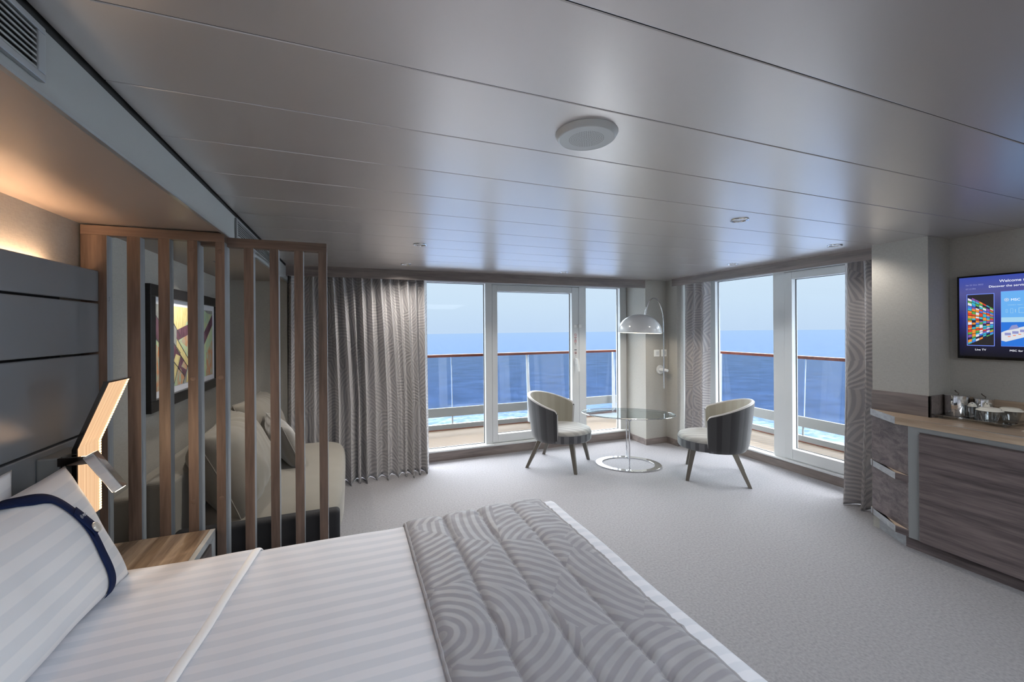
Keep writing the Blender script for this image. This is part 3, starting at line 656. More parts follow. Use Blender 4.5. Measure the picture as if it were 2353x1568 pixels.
B(-.690, -.112, Y1 + .0005, Y2 + .001, 1.880, 1.924).build('top_rail', MT['woodbeam'], sc_, bevel=.0012)
for (x, z) in ((-.671, 1.848), (-.564, 1.848), (-.671, 1.262), (-.564, 1.262), (-.671, .70), (-.564, .70)):
    MB().lathe([(.0105, 0), (.0105, .0012), (.009, .0018)], 24, (x, Y0 + .0002, z), rot=RY).build('joint_plug', MT['woodbeam'], sc_)
MB().lathe([(.010, 0), (.010, .0012), (.0085, .0018)], 20, (-.9752, 2.322, 1.62), rot=Matrix(((0, 0, 1), (0, 1, 0), (-1, 0, 0)))).build('joint_plug', MT['slatside'], sc_)

# framed artwork on the alcove wall
ay0, ay1, az0, az1 = 2.862, 4.162, 1.022, 1.744
aw = thing('framed_artwork', 'black framed abstract pencil artwork on the wall behind the screen', 'picture', (XL, 3.5, az0))
m = MB(); fwid = .066
for (y0, y1, z0, z1) in ((ay0, ay1, az0, az0 + fwid), (ay0, ay1, az1 - fwid, az1), (ay0, ay0 + fwid, az0 + fwid, az1 - fwid), (ay1 - fwid, ay1, az0 + fwid, az1 - fwid)): m.box(XL, XL + .045, y0, y1, z0, z1)
m.build('frame', MT['artframe'], aw, bevel=.003)
B(XL, XL + .02, ay0 + fwid, ay1 - fwid, az0 + fwid, az1 - fwid).build('mount', MT['artmat'], aw)
py0, py1, pz0, pz1 = ay0 + fwid + .05, ay1 - fwid - .05, az0 + fwid + .04, az1 - fwid - .04
m = MB(); X = XL + .021; names = ['teal', 'yellow', 'grey', 'purple', 'orange', 'line']
def apoly(pts_, k, lift): m.add([(X + lift, py0 + u * (py1 - py0), pz0 + v * (pz1 - pz0)) for u, v in pts_], [tuple(range(len(pts_)))], names.index(k))
apoly([(0, 0), (1, 0), (1, 1), (0, 1)], 'teal', 0)
apoly([(0, .0), (.16, 0), (.05, .5), (0, .55)], 'orange', .0002)
apoly([(.3, 0), (.52, 0), (.50, .35), (.30, .3)], 'orange', .0002); apoly([(.55, .0), (.75, 0), (.72, .3), (.6, .32)], 'orange', .0002)
apoly([(.85, .0), (1, 0), (1, .55), (.86, .35)], 'orange', .0002); apoly([(.36, .55), (.55, .42), (.72, .6), (.5, .68)], 'orange', .0002)
apoly([(0, .62), (.34, .18), (.42, .30), (.0, .88)], 'purple', .0003)
apoly([(0, .88), (.30, .46), (.36, .62), (.12, 1), (0, 1)], 'grey', .0003)
apoly([(.12, 1), (.36, .62), (.52, .90), (.50, 1)], 'yellow', .0003)
apoly([(.30, .56), (.70, .72), (.70, .86), (.30, .70)], 'purple', .0004)
apoly([(.34, .78), (.66, .86), (.66, 1), (.36, 1)], 'yellow', .0004)
apoly([(1, .78), (.62, .18), (.56, .30), (1, .95)], 'purple', .0004)
apoly([(.30, .60), (.50, .30), (.70, .56), (.70, .44), (.50, .18), (.30, .46)], 'yellow', .0005)
apoly([(.34, .25), (.50, .14), (.66, .25), (.52, .0), (.46, 0)], 'purple', .00055)
apoly([(.50, .26), (.40, 0), (.60, 0)], 'grey', .0006); apoly([(.50, .24), (.45, 0), (.55, 0)], 'yellow', .0007)
apoly([(.12, 0), (.25, 0), (.36, .36), (.29, .40)], 'yellow', .0005); apoly([(.90, .95), (1, .95), (1, 1), (.80, 1)], 'grey', .0005)
for (u0, v0, u1, v1) in ((0, .62, .42, .1), (0, .88, .36, .40), (.12, 1, .36, .62), (.30, .60, .50, .30), (.50, .30, .70, .56), (.50, .30, .50, .14), (.25, 0, .36, .36), (.40, 0, .50, .26), (.60, 0, .50, .26), (.70, .56, .70, 1), (.30, .46, .50, .18), (.70, .44, .50, .18)):
    du, dv = (u1 - u0), (v1 - v0); L = math.hypot(du, dv * .5); nx, ny = -dv * .5 / L * .0035, du / L * .007
    apoly([(u0 - nx, v0 - ny), (u1 - nx, v1 - ny), (u1 + nx, v1 + ny), (u0 + nx, v0 + ny)], 'line', .0009)
pr_ = m.build('print', [ART[k] for k in names], aw)

# headboard with hidden light strip
hb = thing('headboard', 'dark satin panelled headboard lit warm from behind its top edge', 'headboard', (XL, 1.2, .3))
for z0, z1 in ((.30, 1.064), (1.072, 1.384), (1.392, 1.600), (1.608, 1.738)):
    B(-1.03, -1.0, -.35, 2.296, z0, z1).build('panel', MT['head'], hb, bevel=.005, seg=3)
B(XL + .001, -1.031, -.30, 2.10, .30, 1.695).build('backing', MT['black'], hb)
B(XL + .006, -1.036, -.30, 2.08, 1.700, 1.706).build('light_strip', MT['cove'], hb)

# reading lamp
rd = thing('reading_lamp', 'bent edge-lit bedside lamp with chrome reading spotlight arm', 'lamp', (-1.0, 2.0, 1.0))
y0, y1 = 1.915, 2.070
B(-1.0, -.937, 1.905, 2.07, .78, 1.045).build('wall_box', MT['greymetal'], rd, bevel=.006)
B(-.9375, -.934, 1.903, 1.912, .78, 1.045).build('chrome_edge', MT['chrome'], rd)
def lampmat():
    m, t, b = mat('edge_lit_acrylic'); co_ = N(t, 'ShaderNodeTexCoord'); s = N(t, 'ShaderNodeSeparateXYZ'); t.links.new(co_.outputs['Object'], s.inputs[0])
    mp = N(t, 'ShaderNodeMapping'); mp.inputs['Scale'].default_value = (0, 260, 0); t.links.new(co_.outputs['Object'], mp.inputs['Vector'])
    n = N(t, 'ShaderNodeTexNoise'); n.inputs['Scale'].default_value = 1; n.inputs['Detail'].default_value = 4; t.links.new(mp.outputs[0], n.inputs['Vector'])
    r = N(t, 'ShaderNodeValToRGB'); r.color_ramp.elements[0].position = 0.35; r.color_ramp.elements[1].position = 0.6
    r.color_ramp.elements[0].color = rgb((176, 122, 82)); r.color_ramp.elements[1].color = rgb((250, 212, 168)); t.links.new(n.outputs[0], r.inputs[0])
    t.links.new(r.outputs[0], b.inputs['Emission Color']); b.inputs['Emission Strength'].default_value = 0.70
    b.inputs['Base Color'].default_value = rgb((120, 90, 70)); b.inputs['Roughness'].default_value = 0.15
    return m
MT['lamp'] = lampmat(); MT['lampedge'] = emis('edge_led', (255, 214, 150), 3.0)
prof = [(-.905, .80), (-.905, 1.066), (-.818, 1.296)]
def sheet(name, mt, ya, yb, dx, th):
    m = MB()
    for (xa, za), (xb, zb) in zip(prof[:-1], prof[1:]):
        m.hexa([(xa + dx, ya, za), (xa + dx + th, ya, za), (xa + dx + th, yb, za), (xa + dx, yb, za)], [(xb + dx, ya, zb), (xb + dx + th, ya, zb), (xb + dx + th, yb, zb), (xb + dx, yb, zb)])
    return m.build(name, mt, rd)
sheet('light_panel', MT['lamp'], y0 + .006, y1 - .006, .004, .004)
sheet('back_plate', MT['darkchrome'], y0, y1, -.002, .004)
sheet('side_frame', MT['darkchrome'], y0 - .004, y0 + .003, -.004, .013)
m = MB()
for (xa, za), (xb, zb) in zip(prof[:-1], prof[1:]):
    n_ = 26 if zb < 1.1 else 24
    for i in range(n_):
        f0 = (i + .15) / n_; f1 = (i + .85) / n_
        m.hexa([(xa + (xb - xa) * f0 + .0085, y1 - .016, za + (zb - za) * f0), (xa + (xb - xa) * f0 + .0095, y1 - .016, za + (zb - za) * f0), (xa + (xb - xa) * f0 + .0095, y1 - .004, za + (zb - za) * f0), (xa + (xb - xa) * f0 + .0085, y1 - .004, za + (zb - za) * f0)],
               [(xa + (xb - xa) * f1 + .0085, y1 - .016, za + (zb - za) * f1), (xa + (xb - xa) * f1 + .0095, y1 - .016, za + (zb - za) * f1), (xa + (xb - xa) * f1 + .0095, y1 - .004, za + (zb - za) * f1), (xa + (xb - xa) * f1 + .0085, y1 - .004, za + (zb - za) * f1)])
m.build('led_row', MT['lampedge'], rd)
m = MB(); a, b_ = prof[-1]; m.hexa([(a - .005, y0 - .004, b_), (a + .012, y0 - .004, b_), (a + .012, y1 + .002, b_), (a - .005, y1 + .002, b_)], [(a - .005, y0 - .004, b_ + .005), (a + .013, y0 - .004, b_ + .005), (a + .013, y1 + .002, b_ + .005), (a - .005, y1 + .002, b_ + .005)])
m.build('top_cap', MT['darkchrome'], rd)
B(-.936, -.855, 1.888, 1.896, 1.018, 1.046).build('arm', MT['darkchrome'], rd, bevel=.001)
m = MB(); m.tube([(-.855, 1.892, 1.034), (-.842, 1.892, 1.036)], .008, 12); m.build('hinge', MT['chrome'], rd)
a = Vector((-.850, 1.890, 1.052)); b_ = Vector((-.768, 1.890, .920)); d = (b_ - a).normalized(); n_ = Vector((0, 1, 0)); s_ = d.cross(n_)
q = .017
spt = MB().hexa([a - n_ * q - s_ * q, a + n_ * q - s_ * q, a + n_ * q + s_ * q, a - n_ * q + s_ * q], [b_ - n_ * q - s_ * q, b_ + n_ * q - s_ * q, b_ + n_ * q + s_ * q, b_ - n_ * q + s_ * q]).build('spot_head', MT['chrome'], rd, bevel=.003, seg=3)
q = .012; c0 = b_ + d * .0004; c1 = b_ + d * .001
MB().hexa([c0 - n_ * q - s_ * q, c0 + n_ * q - s_ * q, c0 + n_ * q + s_ * q, c0 - n_ * q + s_ * q], [c1 - n_ * q - s_ * q, c1 + n_ * q - s_ * q, c1 + n_ * q + s_ * q, c1 - n_ * q + s_ * q]).build('spot_lens', MT['bulb'], spt)
l = bpy.data.lights.new('reading_glow', 'AREA'); l.shape = 'RECTANGLE'; l.size = .14; l.size_y = .35; l.energy = 1.1; l.color = (1, .72, .45)
o = bpy.data.objects.new('reading_glow', l); C.objects.link(o); o.parent = rd; o.location = Vector((-.885, 1.99, 1.02)) - Vector((-1.0, 2.0, 1.0)); o.rotation_euler = Vector((1, 0, .1)).to_track_quat('-Z', 'Y').to_euler()

# nightstand
ns = thing('nightstand', 'narrow pale oak nightstand with grey frame beside the bed', 'nightstand', (-.8, 2.14, 0))
B(-1.0, -.606, 1.985, 2.285, .552, .570).build('top', MT['woodtop'], ns, bevel=.001)
m = MB(); m.box(-.605, -.585, 1.985, 2.285, .54, .570); m.box(-.605, -.585, 2.262, 2.285, .04, .54); m.box(-.605, -.585, 1.985, 2.008, .04, .54); m.box(-.605, -.585, 2.008, 2.262, .04, .07)
m.build('front_frame', MT['white_grey'], ns, bevel=.001)
B(-.99, -.61, 1.99, 2.28, .0, .5515).build('body', MT['wooddark'], ns)
B(-.609, -.592, 2.03, 2.255, .30, .515).build('drawer', MT['woodgrey_y'], ns, bevel=.001)

# ---- sofa
sf = thing('sofa', 'taupe velvet sofa behind the slatted screen in the alcove', 'sofa', (-.55, 3.3, 0))
def rbox(x0, x1, y0, y1, z0, z1, r, name, mt, parent=sf, puff=0.0, seg=5):
    return MB().box(x0, x1, y0, y1, z0, z1).build(name, mt, parent, bevel=r, seg=seg)
rbox(-1.03, -.10, 2.56, 4.20, .05, .26, .02, 'base', MT['sofadark'])
def puffy(x0, x1, y0, y1, z0, z1, name, mt, parent, crown=.02, r=.05, tilt=0.0, nx=24, seed=1, loc=None, wr=.006):
    """box cushion, superellipsoid-ish with seams and wrinkles; z is thickness axis crown"""
    m = MB(); cx, cy, cz = (x0 + x1) / 2, (y0 + y1) / 2, (z0 + z1) / 2; a, b_, c_ = (x1 - x0) / 2, (y1 - y0) / 2, (z1 - z0) / 2
    n1, n2 = 40, 64; vs = []; fs = []
    for j in range(n1 + 1):
        ph = -PI / 2 + PI * j / n1
        for i in range(n2):
            th = 2 * PI * i / n2
            def se(w_, e_): return math.copysign(abs(w_) ** e_, w_)
            p = Vector((a * se(math.cos(ph), .35) * se(math.cos(th), .35), b_ * se(math.cos(ph), .35) * se(math.sin(th), .35), c_ * se(math.sin(ph), .45)))
            q = noise.noise(Vector((p.x * 7 + seed, p.y * 7, p.z * 7))) + .5 * noise.noise(Vector((p.x * 18 + seed, p.y * 18, p.z * 14)))
            f = max(0, 1 - (p.x / a) ** 2) * max(0, 1 - (p.y / b_) ** 2)
            p.z += math.copysign(crown * f, p.z) if abs(p.z) > c_ * .3 else 0
            p += p.normalized() * q * wr
            if tilt: p = Matrix.Rotation(tilt, 3, 'Y') @ p
            vs.append(p + Vector((cx, cy, cz)))
    for j in range(n1):
        for i in range(n2): fs.append((j * n2 + i, j * n2 + (i + 1) % n2, (j + 1) * n2 + (i + 1) % n2, (j + 1) * n2 + i))
    m.add(vs, fs, 0, True)
    return m.build(name, mt, parent, loc=loc, weld=True, angle=180)
puffy(-.82, -.045, 2.50, 4.21, .24, .49, 'seat_cushion', MT['sofa'], sf, .012, seed=3, wr=.003)
rbox(-1.045, -.915, 2.44, 4.22, .05, .706, .025, 'backrest', MT['sofa'])
rbox(-.912, -.80, 2.44, 4.20, .26, .765, .03, 'back_pad', MT['sofa'])
rbox(-.798, -.06, 2.43, 2.50, .05, .512, .022, 'arm', MT['sofadark'])  # same fabric as the seat; its shade is put into the dark colour
def cushion(name, label, loc, w_, h_, th, rot, mt, group=None, seed=0, pinch=1.0, cat='cushion', uvs=False, nu=40, nv=32, wr=.006, mats=None, seam=True):
    """knife-edge cushion: w along local y, h along local z, thickness along local x"""
    m = MB()
    def surf(sign):
        def fn(u, v):
            a, b_ = u * 2 - 1, v * 2 - 1
            e_ = (max(0, 1 - abs(a) ** 3.2) * max(0, 1 - abs(b_) ** 3.2)) ** .5
            k = 1 - .055 * pinch * (1 - abs(a) ** 2) * 1.0; k2 = 1 - .055 * pinch * (1 - abs(b_) ** 2)
            y = a * w_ / 2 * (1 - .06 * pinch * (1 - b_ * b_)); z = b_ * h_ / 2 * (1 - .06 * pinch * (1 - a * a))
            x = sign * th / 2 * e_
            q = noise.noise(Vector((y * 9 + seed, z * 9, sign))) + .6 * noise.noise(Vector((y * 22, z * 8 + seed, sign)))
            edge = 1 - e_
            x += sign * q * wr * (0.4 + edge * 1.5) * min(1, e_ * 4)
            return Vector((x, y, z))
        return fn
    uvf = (lambda u, v: (u * w_, v * h_))
    m.grid(surf(1), nu, nv, 0, uvf); m.grid(surf(-1), nu, nv, 0, uvf, flip=True)
    o = m.build(name, mats or mt, None, weld=True, angle=180)
    o.rotation_euler = rot; o.location = loc
    if seam:
        sm = MB(); ring_ = []
        for k in range(40): ring_.append((k / 40, 0))
        for k in range(40): ring_.append((1, k / 40))
        for k in range(40): ring_.append((1 - k / 40, 1))
        for k in range(40): ring_.append((0, 1 - k / 40))
        f_ = surf(1); sm.tube([f_(a, b_) for a, b_ in ring_], .0035, 6, closed=True)
        so_ = sm.build('piping', mt, None, angle=180); so_.parent = o; so_.location = (0, 0, 0)
    tag(o, label, cat, group); return o
cushion('back_cushion', 'large grey velvet back cushion slumped at the near end of the sofa', (-.665, 3.02, .690), .86, .50, .34, (0, -.42, .04), MT['sofa'], 'sofa back cushions', 4, wr=.014)
cushion('back_cushion', 'taupe velvet back cushion at the far curtain end of the sofa', (-.68, 3.86, .71), .74, .50, .30, (0, -.36, -.06), MT['sofa'], 'sofa back cushions', 9, wr=.014)
cushion('throw_cushion', 'small grey throw cushion with seams leaning on the far back cushion', (-.455, 3.46, .665), .40, .38, .15, (0.12, -.42, .35), MT['cushion'], None, 14, wr=.008)

# ---- curtains
def curtain(name, label, p0, p1, z0, z1, folds, amp0, amp1, bow, seed, cat='curtain', width_k=1.9, nrm=None):
    """p0,p1 ground points; folds pleats; amp top/bottom; bow = how far hem swings into the room"""
    rnd = random.Random(seed); a = Vector(p0); b_ = Vector(p1); d = (b_ - a); L = d.length; d.normalize(); n_ = Vector(nrm)
    top = [i / folds for i in range(folds + 1)]
    cuts_ = [0]
    for i in range(folds): cuts_.append(cuts_[-1] + rnd.uniform(.55, 1.5))
    bot = [c_ / cuts_[-1] for c_ in cuts_]; ph = [rnd.uniform(.75, 1.2) for i in range(folds)]; sk = [rnd.uniform(-.35, .35) for i in range(folds)]
    nu = folds * 16; nv = 60
    ulen = [0]
    def pos(u, v):
        k = min(int(u * folds), folds - 1); f = u * folds - k
        g = 1 - v    # 0 at top when v=1
        g2 = min(1, g * 1.6) ** .8
        s = (top[k] * (1 - g2) + bot[k] * g2) + ((top[k + 1] - top[k]) * (1 - g2) + (bot[k + 1] - bot[k]) * g2) * f
        A = (amp0 * (1 - g) + amp1 * g) * ph[k]
        c_ = (1 - abs(math.cos(PI * f)) ** 3.2) ** .8 * (1 + .10 * math.sin(6 * PI * f + k) * g)
        lat = math.sin(2 * PI * f) * .18 / folds * (0.5 + g * .8) + sk[k] * .12 / folds * math.sin(PI * f) * g
        swing = bow * g ** 1.5
        w_ = .006 * noise.noise(Vector((s * 14 + seed, v * 5, 0))) * (0.3 + g)
        p = a + d * ((s + lat) * L) + n_ * (A * c_ + swing + w_)
        return Vector((p.x, p.y, z0 + (z1 - z0) * v ))
    m = MB(); m.grid(pos, nu, nv, 0, lambda u, v: (u * L * width_k + seed * .37, (z1 - z0) * v))
    return tag(m.build(name, MT['curtain'], None, loc=(a.x, a.y, z0), solid=.003, angle=180), label, cat, 'patterned window curtains')
curtain('curtain', 'wide pleated grey brocade curtain hanging left of the balcony windows', (-.559, 4.52), (.765, 4.52), .004, 2.05, 15, .115, .185, .08, 5, nrm=(0, -1), width_k=2.0)
curtain('curtain', 'narrow grey brocade curtain in the corner behind the right armchair', (3.90, 4.08), (4.02, 3.80), .004, 2.05, 3, .06, .06, .03, 11, nrm=(-1, -.2), width_k=1.5)
curtain('curtain', 'grey brocade curtain gathered beside the wallpapered pier and shelf unit', (4.0, 1.945), (4.0, 2.33), .004, 2.05, 3, .10, .20, .03, 31, nrm=(-1, 0), width_k=1.5)
for (x0, x1, y0, y1) in ((XF, 3.47, 4.47, 4.50), (4.0, 4.03, 1.93, 4.1)):
    tr = B(x0, x1, y0, y1, 2.045, 2.078).build('trim_4' if x1 < 3.6 else 'trim_5', MT['white_grey']); struct(tr)

# ---- corner arc wall lamp
al = thing('arc_wall_lamp', 'chrome arc wall lamp with glossy white dome shade in the corner', 'lamp', (3.70, YV, .94))
bx, bz = 3.695, .942
RYm = RY
MB().lathe([(.058, 0), (.058, .008), (.052, .013)], 40, (bx, YV, bz), rot=RYm).build('wall_plate', MT['shade'], al)
MB().lathe([(.026, .01), (.024, .10), (.018, .118)], 28, (bx, YV, bz), rot=RYm).build('hub', MT['shade'], al)
MB().lathe([(.018, 0), (.018, .02), (.012, .024)], 24, (bx, YV - .118, bz), rot=RYm).build('knob', MT['shade'], al)
tx, ty = 3.672, YV - .10
pts = [(tx, ty, .715), (tx, ty, 1.0), (tx, ty, 1.30), (tx, ty, 1.50)]
for k in range(1, 22):
    a = PI * k / 22 * .93
    f = (1 - math.cos(a)) / 2
    ex, ey = 3.125 + .06, 3.97
    pts.append((tx + (ex - tx) * f * 1.0, ty + (ey - ty) * f, 1.50 + .335 * math.sin(a) + .0))
pts.append((3.168, 3.965, 1.60))
MB().tube(pts, .0085, 14).build('arc_tube', MT['chrome'], al)
sx_, sy_, sz_ = 3.085, 3.93, 1.43
prof = [(.245 * math.cos(a), .205 * math.sin(a)) for a in [i * PI / 2 / 20 for i in range(21)]]
prof[-1] = (.0005, .205)
tl = Matrix.Rotation(math.radians(2.5), 3, 'Y')
MB().lathe([(.245, -.01)] + prof, 64, (sx_, sy_, sz_), capb=False, rot=tl).build('dome_shade', MT['shade'], al)
MB().lathe([(.2445, -.0105), (.238, -.0102)] + [(r_ * .965, z_ * .96) for r_, z_ in prof], 64, (sx_, sy_, sz_), 0, capb=False, rot=tl).build('shade_lining', MT['shade_in'], al)
MB().lathe([(.012, .235), (.014, .20), (.014, .19)], 16, (3.165, 3.962, 1.40)).build('stem_joint', MT['chrome'], al)
MB().lathe([(.0005, -.0)] + [(.035 * math.sin(a), .035 - .035 * math.cos(a)) for a in [PI * i / 12 for i in range(1, 12)]] + [(.0005, .07)], 24, (sx_, sy_, sz_ + .05)).build('bulb', MT['bulb'], al)
l = bpy.data.lights.new('arc_lamp_light', 'POINT'); l.energy = 5; l.color = (1, .9, .76); l.shadow_soft_size = .04
o = bpy.data.objects.new('arc_lamp_light', l); C.objects.link(o); o.parent = al; o.location = Vector((sx_, sy_, sz_ + .03)) - Vector((3.70, YV, .94))
for k, (x, lab) in enumerate(((3.645, 'white square wall switch left of the arc lamp tube'), (3.758, 'white square wall switch half hidden behind the arc lamp tube'))):
    t = thing('wall_switch', lab, 'switch', (x, YV, 1.155), 'wall switches')
    B(x - .042, x + .042, YV - .009, YV, 1.11, 1.20).build('plate', MT['plastic'], t, bevel=.003)
    B(x - .012, x + .030, YV - .013, YV - .009, 1.132, 1.178).build('rocker', MT['white'], t, bevel=.002)

# ---- coffee table
tb = thing('coffee_table', 'oval glass coffee table on two chrome posts and ring base', 'table', (2.802, 3.777, 0))
tcx, tcy = 2.802, 3.777; ang = math.atan2(-.546, .838); RZ = Matrix.Rotation(ang, 3, 'Z')
MB().ring(.80, 1.0, .001, .010, 72, (tcx, tcy, 0), 0, .345, .262, RZ).build('base_ring', MT['chrome'], tb, bevel=.001)
MB().lathe([(1.0, .545), (1.006, .549), (1.0, .556)], 96, (tcx, tcy, 0), 0, .492, .285, rot=RZ).build('glass_top', MT['tableglass'], tb)
ell = [Vector((tcx, tcy, .537)) + RZ @ Vector((.43 * math.cos(2 * PI * k / 64), .232 * math.sin(2 * PI * k / 64), 0)) for k in range(64)]
MB().tube(ell, .005, 8, closed=True).build('support_ring', MT['chrome'], tb)
ee = [Vector((tcx, tcy, .5505)) + RZ @ Vector((.4945 * math.cos(2 * PI * k / 96), .287 * math.sin(2 * PI * k / 96), 0)) for k in range(96)]
MB().tube(ee, .0035, 8, closed=True).build('rim', MT['chrome'], tb)
for sgn in (-1, 1):
    p = Vector((tcx, tcy, 0)) + RZ @ Vector((0, sgn * .235, 0)); m = MB()
    m.tube([(p.x, p.y, .008), (p.x, p.y, .512)], .0085, 14)
    for k in (-1, 1):
        e2 = RZ @ Vector((k * .024, 0, 0)); m.tube([(p.x, p.y, .505), (p.x + e2.x * .5, p.y + e2.y * .5, .522), (p.x + e2.x, p.y + e2.y, .538)], .0055, 10)
    m.lathe([(.016, 0), (.016, .006), (.01, .012)], 16, (p.x, p.y, .009))
    m.build('post', MT['chrome'], tb)

# ---- tub armchairs (local: faces +y)
def make_chair(label):
    t = thing('armchair', label, 'armchair', (0, 0, 0), 'tub armchairs by the windows')
    A0 = math.radians(104)
    def topz(a): return .625 + (.762 - .625) * (max(0, math.cos(a * .5 * PI / A0 * .98)) ** 1.15)
    def rad(z):
        f = min(1, max(0, (z - .285) / .48)); return .292 + .058 * f ** .8 - .018 * max(0, 1 - (z - .285) / .05) ** 2
    th = .036
    def shell(rin):
        def fn(u, v):
            a = -A0 + 2 * A0 * u; zt = topz(a)
            c_ = min(u, 1 - u) / .035       # rounded upper corners
            if c_ < 1: zt -= .03 * (1 - math.sqrt(max(0, 1 - (1 - c_) ** 2)))
            z = .285 + (zt - .285) * v; r_ = rad(z) - (th if rin else 0)
            if rin: z = max(z, .33)
            return Vector((r_ * math.sin(a), -r_ * math.cos(a) + .015, z))
        return fn
    o_, i_ = shell(False), shell(True)
    m = MB(); m.grid(o_, 72, 16, 0, lambda u, v: (u * 1.15, v), flip=False); m.build('back_shell', MT['chair_out'], t, angle=180)
    m = MB(); m.grid(i_, 72, 16, 0, lambda u, v: (u * 1.15, v), flip=True); m.build('back_lining', MT['chair_in'], t, angle=180)
    m = MB()
    # top, side and bottom rim closing shell
    def rim(u, v):
        a = o_(u, 1); b2 = i_(u, 1); p = a.lerp(b2, v); p.z += .012 * math.sin(PI * v); return p
    m.grid(rim, 96, 6)
    for e_ in (0, 1):
        m.grid(lambda u, v, e_=e_: (lambda a, b2: a.lerp(b2, v) + Vector((0, .010 * math.sin(PI * v), 0)))(o_(e_, u), i_(e_, u)), 12, 6)
    m.grid(lambda u, v: (lambda a, b2: Vector((a.x + (b2.x - a.x) * v, a.y + (b2.y - a.y) * v, .285)))(o_(u, 0), i_(u, 0)), 72, 2)
    m.build('edge_trim', MT['chair_pipe'], t, angle=180)
    sc2 = (0, .072)
    m = MB(); n_ = 64; vs = []; pr2 = [(.255, .288), (.282, .292), (.289, .305), (.291, .365), (.289, .372)]
    L_ = [(r_, z) for r_, z in pr2]
    vs = []; us = []; fs = []
    for j, (r_, z) in enumerate(L_):
        for k in range(n_ + 1):
            a = 2 * PI * k / n_; vs.append((r_ * math.cos(a), sc2[1] + r_ * math.sin(a), z)); us.append((k / n_ * 1.8, z))
    for j in range(len(L_) - 1):
        for k in range(n_): fs.append((j * (n_ + 1) + k, j * (n_ + 1) + k + 1, (j + 1) * (n_ + 1) + k + 1, (j + 1) * (n_ + 1) + k))
    m.add(vs, fs, 0, True, us); m.lathe([(.0005, .288), (.255, .288)], 64, (0, sc2[1], 0)); m.build('seat_base', MT['chair_band'], t, angle=60)
    m = MB(); pr3 = [(.289, .372), (.288, .384), (.278, .402), (.25, .414), (.19, .424), (.10, .429), (.0005, .430)]
    m.lathe(pr3, 64, (0, sc2[1], 0), capb=False); m.build('seat_cushion', MT['chair_seat'], t, angle=180)
    MB().tube([(.2895 * math.cos(2 * PI * k / 64), sc2[1] + .2895 * math.sin(2 * PI * k / 64), .373) for k in range(64)], .0028, 6, closed=True).build('piping', MT['chair_band'], t)
    for sx3 in (-1, 1):
        for (tx3, ty3, bx3, by3) in ((.205, .215, .262, .272), (.175, -.135, .262, -.262)):
            w0, w1_ = .025, .0155; tp = Vector((tx3 * sx3, ty3, .30)); bt = Vector((bx3 * sx3, by3, 0))
            MB().hexa([(bt.x - w1_, bt.y - w1_, 0), (bt.x + w1_, bt.y - w1_, 0), (bt.x + w1_, bt.y + w1_, 0), (bt.x - w1_, bt.y + w1_, 0)],
                      [(tp.x - w0, tp.y - w0, .30), (tp.x + w0, tp.y - w0, .30), (tp.x + w0, tp.y + w0, .30), (tp.x - w0, tp.y + w0, .30)]).build('leg', MT['legs'], t, bevel=.003)
    return t
ch = make_chair('charcoal striped tub armchair left of the glass coffee table')
ch.location = (2.112, 4.088, 0); ch.rotation_euler = (0, 0, math.atan2(-.71, .70) - PI / 2)
ch2 = copy_tree(ch); ch2['label'] = 'charcoal striped tub armchair right of the glass coffee table'
ch2.location = (3.405, 3.158, 0); ch2.rotation_euler = (0, 0, math.atan2(.69, -.72) - PI / 2)

# ================================================================= BED
bd = thing('bed', 'large bed base with mattress and white striped duvet', 'bed', (0, 1.05, 0))
BX0, BX1, BY0, BY1 = -.99, .985, .17, 1.955
B(BX0 + .02, BX1 - .09, BY0 + .06, BY1 - .06, .04, .28).build('base', MT['sofadark'], bd, bevel=.01)
B(BX0 + .01, BX1 - .05, BY0 + .04, BY1 - .04, .28, .54).build('mattress', MT['mattress'], bd, bevel=.03, seg=4)
def duvet(u, v):
    x = BX0 + .02 + (BX1 + .30 - BX0) * u; y = BY0 - .30 + (BY1 - BY0 + .60) * v
    rr = .055; z = .597
    def fold(c_, lo, hi):
        """arc length beyond an edge wraps down"""
        if c_ > hi - rr:
            s = c_ - (hi - rr)
            if s < rr * PI / 2: return hi - rr + rr * math.sin(s / rr), rr - rr * math.cos(s / rr)
            return hi, rr + (s - rr * PI / 2)
        if lo is not None and c_ < lo + rr:
            s = (lo + rr) - c_
            if s < rr * PI / 2: return lo + rr - rr * math.sin(s / rr), rr - rr * math.cos(s / rr)
            return lo, rr + (s - rr * PI / 2)
        return c_, 0
    X_, dx = fold(x, None, BX1); Y_, dy = fold(y, BY0, BY1)
    z -= max(dx, dy)
    q = .006 * noise.noise(Vector((x * 2.2, y * 2.2, 1))) + .003 * noise.noise(Vector((x * 7, y * 5, 4)))
    return Vector((X_ + (.006 * noise.noise(Vector((y * 6, z * 3, 0))) if dx > .05 else 0), Y_, z + q * (1 if max(dx, dy) < .05 else 0)))
m = MB(); m.grid(duvet, 110, 110); m.build('duvet', MT['linen'], bd, solid=.012, angle=180)
